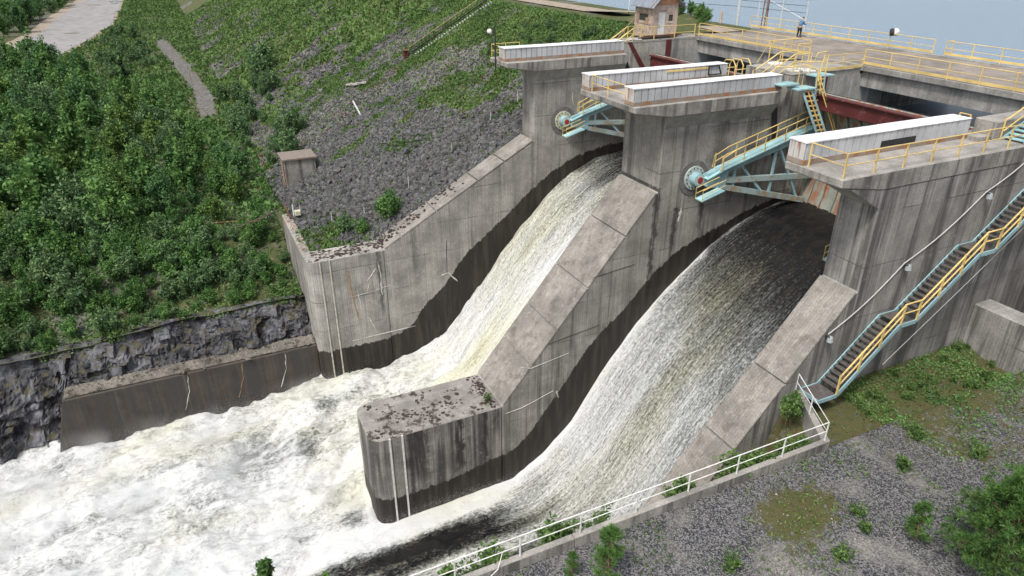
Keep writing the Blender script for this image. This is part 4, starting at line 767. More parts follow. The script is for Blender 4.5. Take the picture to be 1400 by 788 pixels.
# ================================================================== person
SH = flat('blue_shirt', (.075,.17,.30), .2); TR = flat('dark_trousers', (.014,.017,.035), .2); SKN = flat('face_skin', (.42,.25,.18), .1); HAIR = flat('dark_hair', (.02,.016,.014), .2)
def skinned(name, V, E_, Rd, mat, T, root=0):
    me = bpy.data.meshes.new(name); me.from_pydata([Vector(v) for v in V], E_, []); me.update(); o = put(name, me, mat, T)
    sk = o.modifiers.new('skin', 'SKIN'); 
    for i, r in enumerate(Rd): me.skin_vertices[0].data[i].radius = (r, r) if not isinstance(r, tuple) else r
    me.skin_vertices[0].data[root].use_root = True
    sb_ = o.modifiers.new('sub', 'SUBSURF'); sb_.levels = 1; sb_.render_levels = 2; return o
px, py, pz = -54.95, 58.35, -.83
T = thing('person', (px,py,pz), 'person in blue shirt and dark trousers leaning forward on the bridge railing', 'person', None); T.rotation_euler = (0,0,math.radians(8)); T.scale = (1.09,)*3
bodyV = [(0,-.10,.93),(0,-.06,1.15),(0,.08,1.40),(0,.12,1.47),(0,.17,1.60),(0,.19,1.70),(-.18,.06,1.40),(-.26,.14,1.14),(-.20,.46,1.14),(.18,.06,1.40),(.26,.14,1.14),(.20,.46,1.14),(-.10,-.10,.86),(-.11,-.12,.48),(-.11,-.18,.08),(.10,-.10,.86),(.12,-.04,.48),(.12,-.08,.08),(-.11,-.02,.04),(.13,.10,.04)]
bodyE = [(0,1),(1,2),(2,3),(3,4),(4,5),(2,6),(6,7),(7,8),(2,9),(9,10),(10,11),(0,12),(12,13),(13,14),(0,15),(15,16),(16,17),(14,18),(17,19)]
skinned('body', bodyV, bodyE, [(.15,.11),(.14,.11),(.15,.11),.06,.085,.07,.065,.048,.035,.065,.048,.035,.085,.06,.045,.085,.06,.045,.035,.035], SKN, T)
skinned('shirt', [(0,-.10,.98),(0,-.06,1.16),(0,.08,1.39),(0,.11,1.46),(-.19,.06,1.40),(-.265,.14,1.13),(-.22,.34,1.13),(.19,.06,1.40),(.265,.14,1.13),(.22,.34,1.13)], [(0,1),(1,2),(2,3),(2,4),(4,5),(5,6),(2,7),(7,8),(8,9)], [(.19,.15),(.18,.14),(.185,.14),.075,.085,.068,.056,.085,.068,.056], SH, T)
skinned('trousers', [(0,-.10,.96),(-.10,-.10,.84),(-.11,-.12,.48),(-.11,-.18,.09),(.10,-.10,.84),(.12,-.04,.48),(.12,-.08,.09)], [(0,1),(1,2),(2,3),(0,4),(4,5),(5,6)], [(.18,.14),.115,.085,.07,.115,.085,.07], TR, T)
for sx, yy in ((-.11,-.18),(.12,-.08)): skinned('shoe', [(sx,yy-.04,.05),(sx,yy+.10,.045),(sx,yy+.20,.04)], [(0,1),(1,2)], [.055,.055,.045], HAIR, T)
skinned('hair', [(0,.15,1.67),(0,.17,1.73),(0,.20,1.76)], [(0,1),(1,2)], [.088,.092,.08], HAIR, T)
hm = MB().tube([(0,.255,1.645),(0,.285,1.625)], [.022,.014], 6).mesh('nose'); put('nose', hm, SKN, T)
for s_ in (-1, 1):
    put('ear', MB().box(s_*.085-.012, s_*.085+.012, .15, .19, 1.60, 1.66).mesh('ear'), SKN, T); put('eye', ball((s_*.035,.262,1.672), .012).mesh('eye'), HAIR, T)
    for k in range(5): a = (s_*.20+(k-2)*.019, .47, 1.13); put('finger', MB().tube([a, (a[0], .53+(.02 if 0 < k < 4 else 0), 1.135), (a[0], .56, 1.10)], [.011,.010,.008], 5).mesh('finger'), SKN, T)
put('mouth', MB().box(-.025, .025, .255, .268, 1.602, 1.610).mesh('mouth'), flat('lips', (.25,.10,.08), .1), T)

# ================================================================== cliff
ty = np.concatenate([np.arange(-75, -24, .5), np.arange(-24, 7.9, .16)]); ts = np.linspace(0, 1, 46); A, B = np.meshgrid(ty, ts, indexing='ij'); a = A.ravel(); b = B.ravel()
low = sst(-13.2, -15.5, a)
x0_ = -63.35*(1-low)+(-62.4+1.2*(fbm(a*.25, a*0, 3, 101)-.5)*2)*low-.02*np.clip(-a-20, 0, 50); z0_ = -27.9*(1-low)-36*low
x1_ = -65.9; z1_ = floorz(np.full_like(a, -65.9), a)+.35
prf = .55*b+.45*b**3
cxx = x0_+(x1_-x0_)*prf; czz = z0_+(z1_-z0_)*b
def step(v, k): q = v*k; return (np.floor(q)+sst(.75, 1, q-np.floor(q)))/k
dd = 1.5*(step(fbm(a*.33+.25*czz, czz*.28-.1*a, 4, 102), 7)-.5)+1.1*(step(fbm(a*.9, czz*.8+.3*a, 3, 103), 4)-.5)+.4*(fbm(a*2.4, czz*2.2, 3, 104)-.5)
wgt = np.sin(np.pi*np.clip(b*.9+.1, 0, 1))**.5
cj = np.floor(czz*.95+.6*vn(a*.5, a*0, 110)); ci = np.floor(a*.62+.55*cj+.5*vn(czz, a*.7, 111)); blk = _h(ci, cj, 112)-.5; cj2 = np.floor(czz*2.1+.25*a); ci2 = np.floor(a*1.5+.4*cj2); blk2 = _h(ci2, cj2, 113)-.5
cxx = cxx+(dd*.7+1.0*blk+.45*blk2)*wgt; czz = czz+.35*(fbm(a*1.2, b*6, 3, 105)-.5)*wgt; cyy = a+.5*(fbm(a*.8, czz, 3, 106)-.5)
me = npmesh('rock_cliff', np.stack([cxx, cyy, czz], 1), gridq(len(ty), len(ts)), smooth=False)
tag(put('rock_cliff', me, M['cliff']), kind='structure')

# ================================================================== rocks
def rockproto(s):
    rg = np.random.default_rng(s); n = 14; d = rg.normal(size=(n, 3)); d /= np.linalg.norm(d, axis=1)[:, None]; d *= rg.uniform(.75, 1.1, (n, 1))*np.array([1, .8, .62])
    import bmesh
    bm = bmesh.new(); [bm.verts.new(p) for p in d]; bmesh.ops.convex_hull(bm, input=bm.verts); bmesh.ops.triangulate(bm, faces=bm.faces)
    bm.verts.ensure_lookup_table(); bm.verts.index_update(); V = np.array([v.co[:] for v in bm.verts if v.link_faces]); mp = {v.index: i for i, v in enumerate([v for v in bm.verts if v.link_faces])}
    Fc = np.array([[mp[v.index] for v in f.verts] for f in bm.faces]); bm.free(); return V, Fc
RP = [rockproto(200+i) for i in range(8)]
def rotm(n):
    q = RNG.normal(size=(n, 4)); q /= np.linalg.norm(q, axis=1)[:, None]; w, x, y, z = q.T
    return np.stack([np.stack([1-2*(y*y+z*z), 2*(x*y-z*w), 2*(x*z+y*w)], -1), np.stack([2*(x*y+z*w), 1-2*(x*x+z*z), 2*(y*z-x*w)], -1), np.stack([2*(x*z-y*w), 2*(y*z+x*w), 1-2*(x*x+y*y)], -1)], 1)
def rockfield(name, P, sz, mat):
    V = []; Fc = []; T_ = []; o = 0; k = RNG.integers(0, 8, len(P)); Rm = rotm(len(P))
    for i in range(8):
        s = np.where(k == i)[0]
        if not len(s): continue
        v, f = RP[i]; w = np.einsum('nij,vj->nvi', Rm[s], v)*sz[s][:, None, None]+P[s][:, None]
        V.append(w.reshape(-1, 3)); Fc.append((f[None]+np.arange(len(s))[:, None, None]*len(v)).reshape(-1, 3)+o); T_.append(np.repeat(RNG.uniform(0, 1, len(s))**2.2, len(f))); o += len(s)*len(v)
    return put(name, npmesh(name, np.concatenate(V), tris=np.concatenate(Fc), smooth=False, fattrs={'tone': np.concatenate(T_)}), mat)
def spread(n, x0, x1, y0, y1, dens):
    x = RNG.uniform(x0, x1, n); y = RNG.uniform(y0, y1, n); k = RNG.uniform(0, 1, n) < dens(x, y); return x[k], y[k]
rd = lambda x, y: np.clip(1.15-1.25*green(x, y), 0, 1)
bx = []; 
for (n, x0, x1, y0, y1, s0, s1) in ((9000,-76,-63.3,8.4,34,.16,.42), (14000,-100,-74,9,30,.14,.42), (24000,-150,-72,10,46,.10,.30), (9000,-330,-120,10,44,.3,.7)):
    x, y = spread(n, x0, x1, y0, y1, rd); s = s0+(s1-s0)*RNG.uniform(0, 1, len(x))**2.2; bx.append((x, y, s))
x = np.concatenate([q[0] for q in bx]); y = np.concatenate([q[1] for q in bx]); s = np.concatenate([q[2] for q in bx])
tag(rockfield('rockfill', np.stack([x, y, land(x, y)+s*.25], 1), s, M['rock']), kind='stuff', label='dark angular rockfill covering the embankment slope', cat='rocks')
# the 300 largest boulders, each its own object
rm_ = []
for i in range(8):
    v, f = RP[i]; me = npmesh('boulder', v, tris=f, smooth=False, fattrs={'tone': np.full(len(f), (i % 4)*.16)}); me.materials.append(M['rock']); rm_.append(me)
cnt = 0
while cnt < 300:
    if cnt < 150: bx_, by_ = random.uniform(-73, -63.6), random.uniform(9, 33)
    elif cnt < 230: bx_, by_ = random.gauss(-76, 3.5), random.gauss(16.5, 2.4)
    else: bx_, by_ = random.uniform(-104, -72), random.uniform(9, 27)
    if bx_ > -63.8 or by_ < 8.6 or random.random() > rd(np.array(bx_), np.array(by_))+.15: continue
    r_ = random.uniform(.34, .68)*(1.25 if 150 <= cnt < 230 else 1); p = onland(bx_, by_, r_*.25)
    o = put('boulder', rm_[cnt % 8], None, None, p, (random.uniform(0,6.3), random.uniform(0,6.3), random.uniform(0,6.3)), r_)
    tag(o, 'dark grey angular boulder on the embankment slope beside the left pier', 'boulder', 'boulders on the embankment slope'); cnt += 1
# loose stones on the gravel yard and at the wall foot
x, y = spread(9000, -18.0, -4, -1, 41, lambda x, y: .35+.65*fbm(x*.4, y*.4, 3, 44)); s = RNG.uniform(.018, .06, len(x))*(1+1.2*(RNG.uniform(0,1,len(x)) > .985))
tag(rockfield('gravel_stones', np.stack([x, y, yard(x, y)+s*.3], 1), s, M['rock_pale'] if 'rock_pale' in M else rockmat('yard_stone', (.06,.06,.066), (.20,.197,.195))), kind='stuff', label='loose grey stones on the gravel yard', cat='stones')

# ================================================================== foliage
def cards(P, size, tone, up=0., aspect=1.6):
    n = len(P); d = RNG.normal(size=(n, 3)); d[:, 2] += up; d /= np.linalg.norm(d, axis=1)[:, None]; e = RNG.normal(size=(n, 3)); e -= (e*d).sum(1)[:, None]*d; e /= np.linalg.norm(e, axis=1)[:, None]
    a = d*(size*aspect*.5)[:, None]; b = e*(size*.5)[:, None]; v = np.stack([P-a, P+b*.9, P+a, P-b*.9], 1).reshape(-1, 3); return v, np.arange(n*4).reshape(-1, 4), tone
def cardmesh(name, P, size, tone, up=0., aspect=1.6):
    v, q, t = cards(P, size, tone, up, aspect); return npmesh(name, v, q, smooth=False, fattrs={'tone': np.clip(t, 0, 1)})
def treeproto(seed, h, rad, nleaf, leaf, kind, lobes=16, clear=.12, slim=1.7):
    rg = np.random.default_rng(seed); tr = MB(); nst = 1 if kind == 'tree' else 5; P = []; TN = []
    br = []
    for k in range(nst):
        lx_, ly_ = (rg.normal(0, .05, 2) if nst == 1 else rg.normal(0, .30, 2)); hh = h*(1 if k == 0 else rg.uniform(.5, .95))
        tr.tube([(lx_*.4, ly_*.4, -.3), (lx_*h*.25, ly_*h*.25, hh*.4), (lx_*h*.5, ly_*h*.5, hh*.96)], [.014*h, .010*h, .003*h], 6)
        for j in range(max(3, 2*lobes//nst)):
            t_ = clear+(1-clear)*rg.uniform(0, 1)**.8; a_ = rg.uniform(0, 6.3); rr_ = rad*math.sin(math.pi*min(1, .2+.8*t_))**.8*rg.uniform(.45, 1.15); st = np.array([lx_*h*.45*t_, ly_*h*.45*t_, hh*max(.04, t_*.8-.08)])
            c = np.array([lx_*h*.5*t_+rr_*math.cos(a_), ly_*h*.5*t_+rr_*math.sin(a_), min(hh*1.02, st[2]+rr_*rg.uniform(.5, 1.2)+.05*h)]); tr.tube([tuple(st), tuple(st*.45+c*.55+np.array([0,0,-.02*h])), tuple(c)], [.0045*h, .003*h, .001*h], 4); br.append((st, c))
        br.append((np.array([lx_*h*.3, ly_*h*.3, hh*.55]), np.array([lx_*h*.5, ly_*h*.5, hh])))
    m_ = nleaf//len(br)
    for st, c in br:
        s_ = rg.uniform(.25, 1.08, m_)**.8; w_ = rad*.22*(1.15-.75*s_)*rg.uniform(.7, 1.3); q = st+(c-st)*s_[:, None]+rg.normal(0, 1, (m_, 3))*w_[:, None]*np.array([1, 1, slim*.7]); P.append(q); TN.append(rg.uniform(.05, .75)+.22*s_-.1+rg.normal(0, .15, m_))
    P = np.concatenate(P); P[:, 2] = np.maximum(P[:, 2], .05); return tr.mesh('trunk'), cardmesh('crown', P, leaf*rg.uniform(.5, 1.3, len(P)), np.concatenate(TN), .15)
def conifer(seed, h, rad, n, leaf, droop=.25):
    rg = np.random.default_rng(seed); tr = MB().tube([(0,0,-.3),(0,0,h*.5),(0,0,h)], [.018*h,.011*h,.003*h], 6); P = []; tn = []
    nb = int(h*11)
    for i in range(nb):
        t_ = .06+.94*(i/nb); a_ = rg.uniform(0, 6.3); l_ = rad*(1-t_)**.8*rg.uniform(.7, 1.1)+.05*h*.3; z_ = h*t_; d = np.array([math.cos(a_), math.sin(a_)]); tone = rg.uniform(.1, .8)
        tr.tube([(0,0,z_), (d[0]*l_, d[1]*l_, z_-droop*l_)], [.004*h, .002*h], 4); m_ = max(3, int(n/nb)); s_ = rg.uniform(.12, 1, m_)
        P.append(np.stack([d[0]*l_*s_+rg.normal(0, .07*rad+.02, m_), d[1]*l_*s_+rg.normal(0, .07*rad+.02, m_), z_-droop*l_*s_+rg.normal(0, .018*h, m_)], 1)); tn.append(tone+.25*s_+rg.normal(0, .1, m_))
    m_ = n//25; P.append(np.stack([rg.normal(0, .02*h, m_), rg.normal(0, .02*h, m_), h*(1-rg.uniform(0, .12, m_))], 1)); tn.append(np.full(m_, .5)); P = np.concatenate(P); return tr.mesh('trunk'), cardmesh('crown', P, leaf*rg.uniform(.6, 1.3, len(P)), np.concatenate(tn)-.15, .3, 2.6)
def pine(seed, h, rad, leaf, nb=46, nt=5, per=34):
    rg = np.random.default_rng(seed); tr = MB().tube([(0,0,-.3),(.06*h,.02*h,h*.5),(.05*h,0,h)], [.020*h,.013*h,.004*h], 8); P = []; D = []; tn = []
    for i in range(nb):
        t_ = .10+.9*(i+.5)/nb; a_ = rg.uniform(0, 6.3); l_ = rad*(1-t_)**.65*rg.uniform(.6, 1.1)+.04*h; b = np.array([.055*h*min(1, 2*t_), .01*h, h*t_]); d = np.array([math.cos(a_), math.sin(a_), .30+.7*t_]); e = b+d*l_
        tr.tube([tuple(b), tuple(b+d*l_*.6-np.array([0,0,.04*l_])), tuple(e)], [.0075*h*(1.2-t_), .005*h*(1.2-t_), .0015*h], 5)
        for j in range(nt):
            c = b+d*l_*(.35+.65*(j+1)/nt)+rg.normal(0, .10*l_+.02, 3); q = rg.normal(size=(per, 3))+d*.9+np.array([0,0,.35]); q /= np.linalg.norm(q, axis=1)[:, None]; P.append(c+q*leaf*.9*rg.uniform(.3, 1, (per, 1))); D.append(q); tn.append(np.full(per, rg.uniform(.1, .8))+rg.normal(0, .12, per))
    P = np.concatenate(P); D = np.concatenate(D); e = RNG.normal(size=P.shape); e -= (e*D).sum(1)[:, None]*D; e /= np.linalg.norm(e, axis=1)[:, None]; a = D*leaf*.75; b = e*leaf*.075
    v = np.stack([P-a*.4, P+b, P+a, P-b], 1).reshape(-1, 3); return tr.mesh('trunk'), npmesh('crown', v, np.arange(len(v)).reshape(-1, 4), smooth=False, fattrs={'tone': np.clip(np.concatenate(tn), 0, 1)})
def plant(name, proto, p, sc, label, cat, group, mats):
    T = thing(name, p, label, cat, group); T.rotation_euler = (0, 0, random.uniform(0, 6.3)); T.scale = (sc*random.uniform(.9, 1.1), sc*random.uniform(.9, 1.1), sc)
    put('trunk', proto[0], mats[0], T); put('crown', proto[1], mats[1], T); return T
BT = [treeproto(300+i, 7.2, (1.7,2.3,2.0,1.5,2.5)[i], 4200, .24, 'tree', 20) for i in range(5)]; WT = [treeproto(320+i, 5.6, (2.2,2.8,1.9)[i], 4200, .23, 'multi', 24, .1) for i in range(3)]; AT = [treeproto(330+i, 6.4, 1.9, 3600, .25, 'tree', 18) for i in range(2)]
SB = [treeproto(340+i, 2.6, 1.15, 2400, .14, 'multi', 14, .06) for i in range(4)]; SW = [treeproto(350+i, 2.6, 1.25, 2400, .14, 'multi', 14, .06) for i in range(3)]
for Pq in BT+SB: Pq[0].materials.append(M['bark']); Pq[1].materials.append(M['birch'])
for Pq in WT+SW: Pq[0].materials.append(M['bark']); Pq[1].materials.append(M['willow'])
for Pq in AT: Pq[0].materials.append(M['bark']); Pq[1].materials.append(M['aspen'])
BT[1][1].materials[0] = BT[3][1].materials[0] = M['alder']
NM = (None, None)
def inpoly(x, y, P):
    c = False; j = len(P)-1
    for i in range(len(P)):
        if (P[i][1] > y) != (P[j][1] > y) and x < (P[j][0]-P[i][0])*(y-P[i][1])/(P[j][1]-P[i][1])+P[i][0]: c = not c
        j = i
    return c
def pack(poly, n, dmin, tries=20000):
    xs_, ys_ = [p[0] for p in poly], [p[1] for p in poly]; out = []
    for _ in range(tries):
        x_, y_ = random.uniform(min(xs_), max(xs_)), random.uniform(min(ys_), max(ys_))
        if inpoly(x_, y_, poly) and all((x_-q[0])**2+(y_-q[1])**2 > dmin**2 for q in out): out.append((x_, y_))
        if len(out) >= n: break
    return out
# the wood between the cliff and the embankment
FO = [(-84,-27),(-80.5,-2),(-80.0,6.5),(-87,6.2),(-97,7.5),(-101,6),(-117,2.5),(-130,-3),(-150,-7),(-178,-16),(-204,-27),(-212,-44),(-172,-42)]
for i, (x_, y_) in enumerate(pack(FO, 255, 2.7)):
    sc = random.uniform(.5, 1.18)*(1-.35*sst(-3, 7, np.array(y_))*(1 if x_ < -86 else .6)); p = onland(x_, y_, -.1)
    if y_ < -13: sc *= 1.22
    k_ = random.random()
    if k_ > .82: plant('aspen_tree', AT[i % 2], p, sc*random.uniform(.8, 1.15), 'bright yellow-green young aspen in the dense wood below the embankment', 'tree', 'aspens in the dense wood', NM)
    elif k_ < .55: plant('birch_tree', BT[i % 5], p, sc, 'leafy green birch in the dense wood below the embankment', 'tree', 'birches in the dense wood', NM)
    else: plant('willow_tree', WT[i % 3], p, sc, 'paler green willow in the dense wood below the embankment', 'tree', 'willows in the dense wood', NM)
# young growth on top of the cliff
NB = [(-66.6,7.0),(-66.3,-8),(-66.4,-20),(-67,-30),(-84,-27),(-80,-2),(-79,7)]
for i, (x_, y_) in enumerate(pack(NB, 150, 1.25)):
    sc = random.uniform(.5, 1.25)*(1.0 if x_ < -69 else .62); p = onland(x_, y_, -.05); p.z = float(floorz(np.array(x_), np.array(y_)))-.05
    if y_ < -9 and random.random() < .45: sc *= 1.45
    if i % 3: plant('birch_bush', SB[i % 4], p, sc, 'bushy young birch growing on top of the rock cliff', 'bush', 'young birches above the cliff', NM)
    else: plant('willow_bush', SW[i % 3], p, sc, 'bushy grey-green willow growing on top of the rock cliff', 'bush', 'willows above the cliff', NM)
# bushes on the embankment
for i, (x_, y_) in enumerate([(random.gauss(-146, 7), random.gauss(13, 3)) for _ in range(16)]+[(random.gauss(-128, 6), random.gauss(9, 2)) for _ in range(12)]+[(random.gauss(-109, 4), random.gauss(12.5, 1.5)) for _ in range(8)]):
    plant('willow_bush', SW[i % 3], onland(x_, max(y_, 8), -.1), random.uniform(.7, 1.6), 'green willow bush on the lower embankment slope', 'bush', 'bushes on the lower embankment', NM)
plant('birch_bush', SB[0], onland(-65.6,17.2,-.1), 1.25, 'dark green bush growing against the coping of the left pier', 'bush', None, NM)
plant('willow_bush', SW[1], onland(-67.0,12.8,-.1), .8, 'low green bush on the fill behind the left pier', 'bush', None, NM); plant('birch_bush', SB[2], onland(-66.0,14.4,-.1), .7, 'small leafy bush between the larger bush and the pier top', 'bush', None, NM)
plant('willow_bush', SW[2], onland(-157,17,-.1), 2.6, 'large round dark willow bush standing alone on the rockfill', 'bush', None, NM); plant('willow_bush', SW[0], onland(-110,15.2,-.1), 1.7, 'upright green willow bush above the concrete shed', 'bush', None, NM)
for i in range(30):
    x_, y_ = random.uniform(-92, -64.5), random.uniform(38, 46.5); plant('crest_bush', SW[i % 3], onland(x_, y_, -.1), random.uniform(.25, .62), 'low bright green bush on the grassy slope under the crest', 'bush', 'low bushes under the crest', NM)
for i in range(22):
    x_, y_ = random.gauss(-70.5, 2.4), random.gauss(56.5, 1.6); plant('crest_bush', SB[i % 4], onland(x_, y_, -.1), random.uniform(.4, .72), 'tall green growth on the crest behind the hut', 'bush', 'growth on the crest', NM)
for i in range(34):
    x_, y_ = random.uniform(-300, -185), 0; y_ = random.uniform(-16, -4)-.02*abs(x_+200); plant('willow_bush', SW[i % 3], onland(x_, y_, -.1), random.uniform(.7, 1.7), 'green willow bush in the meadow between the road and the path', 'bush', 'bushes in the meadow', NM)
# dark spruces
CF = [conifer(400+i, 8.5, 1.7, 2600, .22) for i in range(2)]
for Pq in CF: Pq[0].materials.append(M['bark']); Pq[1].materials.append(M['spruce'])
for (x_, y_, sc, w_) in ((-166,-30.5,.95,'leftmost, tallest dark spruce standing above the wood'),(-160,-27,.85,'dark spruce just right of the tallest one'),(-163,-23.5,.75,'third dark spruce of the group below the road'),(-172,-9.5,.8,'single dark spruce apart from the others, towards the gravel path')): plant('spruce_tree', CF[int(sc*100) % 2], onland(x_, y_, -.1), sc, w_, 'tree', None, NM)
# far wood beyond the road
FW = [(-225,-56),(-252,-47.5),(-308,-43.5),(-400,-41),(-470,-40),(-520,-80),(-330,-90),(-235,-75)]
for i, (x_, y_) in enumerate(pack(FW, 150, 4.0)): plant('birch_tree', (BT+WT)[i % 8], onland(x_, y_, -.2), random.uniform(1.0, 1.6), 'dark leafy tree in the wood beyond the grey road', 'tree', 'trees beyond the road', NM)
# conifers by the yard
def own(proto, mt):
    proto[0].materials.append(M['pine_bark']); proto[1].materials.append(M[mt]); return proto
PN = [own(pine(500, 4.6, 2.4, .20, 120, 9, 40), 'pine'), own(pine(501, 2.1, .55, .12, 46, 6, 30), 'pine'), own(pine(502, 5.6, 2.4, .20, 120, 9, 36), 'pine')]
yz = lambda x_, y_: Vector((x_, y_, float(yard(np.array(float(x_)), np.array(float(y_))))-.05))
plant('pine_tree', PN[0], yz(-9.6,25.9), 1.0, 'spreading young pine at the right edge of the gravel yard', 'tree', None, NM); plant('pine_tree', PN[2], yz(-9.2,29.6), 1.0, 'taller pale pine behind the spreading one at the right edge', 'tree', None, NM)
plant('pine_tree', PN[1], yz(-12.2,25.0), .9, 'thin little pine beside the spreading pine', 'tree', None, NM)
plant('pine_tree', PN[1], yz(-16.0,11.9), 1.25, 'bright green little pine beside the parapet at the bottom edge', 'tree', None, NM); plant('pine_tree', PN[1], yz(-16.8,10.6), .62, 'tiny bright pine left of the bright green little pine', 'tree', None, NM)
plant('spruce_tree', own(conifer(420, 6.0, 1.0, 2600, .13, -.25), 'pine'), Vector((-21.6,-.5,-19.4)), 1.0, 'dark spruce tip standing in front of the white water', 'tree', None, NM); plant('spruce_tree', own(conifer(421, 4.2, .7, 1700, .11, -.25), 'pine'), Vector((-20.6,1.6,-18.0)), .93, 'tiny spruce tip at the bottom edge right of the larger one', 'tree', None, NM)
plant('flowering_bush', own(treeproto(360, 1.7, .9, 1100, .12, 'multi', 12, .05), 'weed'), Vector((-21.0,26.6,-15.0)), 1.0, 'green bush in the corner between coping and parapet below the stair', 'bush', None, NM)
WD = [treeproto(370+i, .75, .40, 420, .075, 'multi', 12, .05) for i in range(3)]
for Pq in WD: Pq[0].materials.append(M['weed']); Pq[1].materials.append(M['weed'])
for i in range(30):
    x_, y_ = random.gauss(-20.4, .9), random.gauss(36.5, 3.6); plant('green_weed', WD[i % 3], yz(max(min(x_,-15), -21.8), min(max(y_, 31), 41.8)), random.uniform(.35, 1.0), 'leafy green weed on the mossy ground at the foot of the right pier', 'weed', 'weeds at the foot of the right pier', NM)
for i in range(30):
    y_ = random.uniform(6, 25.5); plant('green_weed', WD[i % 3], Vector((random.uniform(-19.2,-18.6), y_, -15.4)), random.uniform(1.0, 2.0), 'green weed growing up behind the parapet railing', 'weed', 'weeds behind the parapet', NM)
for x_, y_, sc, w_ in ((-12.9,21.2,1.1,'in the bottom middle of the gravel yard'),(-14.4,23.9,1.0,'on the open gravel left of the pines'),(-13.5,23.4,.9,'near the thin little pine'),(-14.4,16.6,1.1,'at the bottom edge of the gravel yard'),(-15.5,28.3,1.2,'in the middle of the gravel yard'),(-16.9,30.9,1.3,'on the gravel between yard centre and wall'),(-14.6,32.4,1.2,'on the gravel below the mossy ground')):
    plant('green_weed', WD[int(sc*10) % 3], yz(x_, y_), sc, 'small green tuft '+w_, 'weed', None, NM)
plant('green_weed', WD[0], Vector((-41.2,17.4,-24.2)), 1.0, 'bright green tuft growing at the foot of the middle pier coping', 'weed', None, NM)

# ground cover that nobody could count
def cover(name, n, x0, x1, y0, y1, dens, hgt, size, zf, mat, label, up=.9, asp=2.2):
    x, y = spread(n, x0, x1, y0, y1, dens); P = np.stack([x, y, zf(x, y)+RNG.uniform(0, 1, len(x))*hgt*(.4+fbm(x*.4, y*.4, 2, 51))], 1); tn = .15+.9*(fbm(x*.2, y*.2, 3, 52)-.2)+RNG.normal(0, .15, len(x))
    tag(put(name, cardmesh(name, P, size*RNG.uniform(.5, 1.3, len(x)), tn, up, asp), mat), kind='stuff', label=label, cat='plants')
gd = lambda x, y: np.clip(2.2*(green(x, y)-.38), 0, 1)
cover('slope_grass', 120000, -130, -63.4, 8, 50, lambda x, y: np.clip(gd(x, y)+.10+.5*sst(38, 46, y), 0, 1), .26, .22, land, M['weed'], 'patchy green grass between the stones of the embankment')
cover('far_grass', 45000, -340, -125, 6, 50, gd, .5, .5, land, M['weed'], 'grass on the distant part of the embankment slope')
cover('meadow', 60000, -480, -120, -40, 9, lambda x, y: (gd(x, y)+.35)*(y > np.interp(x, [q[0] for q in RR[::-1]], [q[1] for q in RR[::-1]])+1)*(~((x > -262) & (x < -140) & (np.abs(y-np.interp(-x, [128,165,205,236,262], [3.7,5.2,2.2,0,-1.5])) < 1.3+1.2*fbm(x*.3, y*.3, 2, 58)))), .7, .55, land, M['weed'], 'rough green meadow between the wood and the road')
cover('undergrowth', 50000, -92, -66, -40, 8, lambda x, y: np.clip(.25+1.6*(fbm(x*.25, y*.25, 3, 55)-.35), 0, 1), .45, .22, lambda x, y: floorz(x, y), M['willow'], 'leafy undergrowth on top of the cliff', .4, 1.6)
cover('wood_undergrowth', 26000, -190, -84, -45, 9, lambda x, y: .9*(~((x < -138) & (y > 1))), .8, .5, land, M['birch'], 'undergrowth under the trees of the wood', .4, 1.6)
cover('red_moss', 9000, -112, -66, 9, 36, lambda x, y: np.clip(9*(fbm(x*.22, y*.22, 3, 57)-.57), 0, 1), .12, .26, land, M['dry'], 'rusty red moss patches on the rockfill', .5, 1.4)
cover('yard_moss', 16000, -22, -6, -1, 42, lambda x, y: np.clip(1.6*(yg(x, y)-.42), 0, 1)*(x > -22), .10, .07, yard, M['weed'], 'low moss and weeds on the gravel yard')

cover('yard_weeds', 22000, -21.8, -6, 0, 42, lambda x, y: np.clip(5*(fbm(x*.35, y*.35, 4, 59)-.56)+.9*np.exp(-((x+19.8)/2.2)**2)*(y > 30.5)*(y < 42)*fbm(x*.8, y*.8, 3, 48)*1.3, 0, 1)*((x > -18) | (y > 30)), .28, .075, yard, M['weed'], 'thin grass and weeds scattered over the gravel yard', 1.4, 3.0)

x, y = spread(1400, -65.6, -63.3, -14, 7.6, lambda x, y: .3+.7*fbm(x*.8, y*.5, 3, 46)); s = RNG.uniform(.06, .32, len(x))
tag(rockfield('bench_rubble', np.stack([x, y, -27.75+.25*np.clip(-63.4-x, 0, 2)+s*.2], 1), s, M['rock']), kind='stuff', label='broken rock lying on the ledge behind the low wet wall', cat='stones')

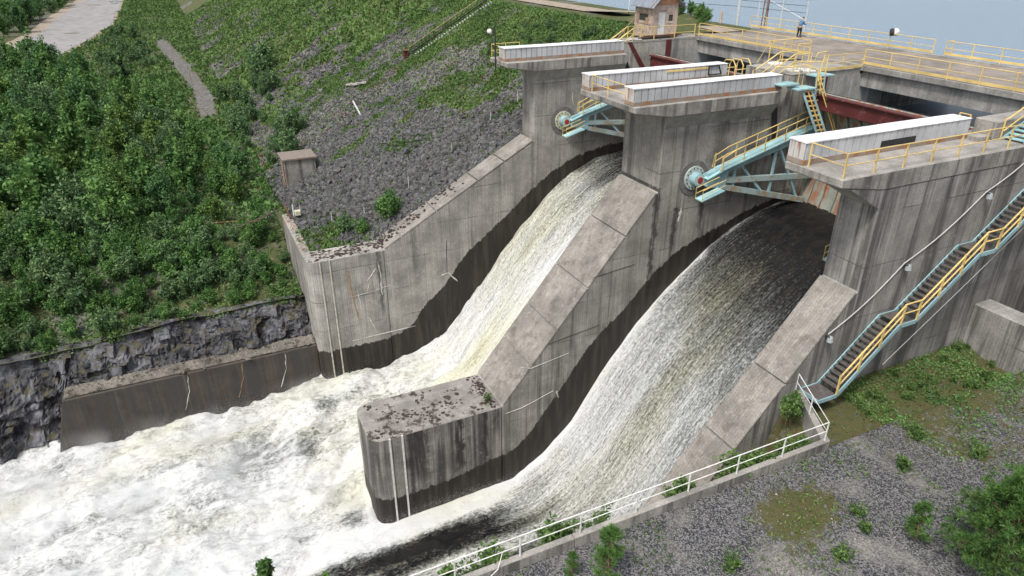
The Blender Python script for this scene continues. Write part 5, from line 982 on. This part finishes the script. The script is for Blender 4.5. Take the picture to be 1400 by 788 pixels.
# veil of spray over the churning reach: a low lumpy body of thin mist
t = bpy.data.materials.new('spray_mist'); t.use_nodes = True; nt = t.node_tree; nt.nodes.remove(nt.nodes['Principled BSDF']); pv = nt.nodes.new('ShaderNodeVolumePrincipled')
pv.inputs['Color'].default_value = (.97,.98,1,1); pv.inputs['Anisotropy'].default_value = .2; pg = nt.nodes.new('ShaderNodeNewGeometry'); nz_ = nt.nodes.new('ShaderNodeTexNoise'); nz_.inputs['Scale'].default_value = .22; nz_.inputs['Detail'].default_value = 4
mr = nt.nodes.new('ShaderNodeMapRange'); mr.inputs[1].default_value = .47; mr.inputs[2].default_value = .72; mr.inputs[4].default_value = .34
sp2 = nt.nodes.new('ShaderNodeSeparateXYZ'); mz = nt.nodes.new('ShaderNodeMapRange'); mz.inputs[1].default_value = -30.4; mz.inputs[2].default_value = -32.4; mu = nt.nodes.new('ShaderNodeMath'); mu.operation = 'MULTIPLY'
for a_, b_ in ((pg.outputs['Position'], nz_.inputs['Vector']), (nz_.outputs['Fac'], mr.inputs[0]), (pg.outputs['Position'], sp2.inputs[0]), (sp2.outputs[2], mz.inputs[0]), (mr.outputs[0], mu.inputs[0]), (mz.outputs[0], mu.inputs[1]), (mu.outputs[0], pv.inputs['Density']), (pv.outputs[0], nt.nodes['Material Output'].inputs['Volume'])): nt.links.new(a_, b_)
tag(put('mist', MB().box(-61.35, -41, -40, 9.5, -34.2, -30.3).mesh('mist'), t), kind='stuff', label='thin white spray mist hanging over the churning river', cat='mist')

cover('cliff_top_growth', 9000, -68, -65.0, -30, 7.6, lambda x, y: np.clip(.15+2.2*(fbm(x*.5, y*.4, 3, 47)-.38), 0, 1), .42, .17, lambda x, y: floorz(x, y)+.2-.5*np.clip(x+65.9, 0, 1), M['weed'], 'tufts and small plants along the lip of the rock cliff', .6, 1.8)
cover('far_meadow', 9000, -680, -470, -16, 12, lambda x, y: 1+0*x, 1.8, 1.5, land, M['birch'], 'far green growth beside the distant road', .6, 1.4)

cover('fill_growth', 3500, -74, -63.5, 8.8, 16.5, lambda x, y: np.clip(4*(fbm(x*.35, y*.4, 3, 49)-.47), 0, 1), .35, .13, land, M['weed'], 'weeds on the stony fill behind the top of the left pier', .6, 1.8)
cover('fill_moss', 2600, -72, -63.4, 8.6, 13, lambda x, y: np.clip(5*(fbm(x*.3, y*.3, 3, 50)-.50), 0, 1), .08, .16, land, M['dry'], 'rusty brown moss on the fill behind the left pier', .5, 1.4)
cover('wall_foot_growth', 15000, -21.9, -12.5, 31.0, 42, lambda x, y: np.clip(4.5*(fbm(x*.45, y*.45, 3, 53)-.46)+.5*np.exp(-((x+21.4)/.8)**2), 0, 1)*np.exp(-np.clip(x+17.5, 0, 9)/2.0), .24, .10, yard, M['birch'], 'low lush green plants on the mossy ground by the right pier wall', .5, 1.6)
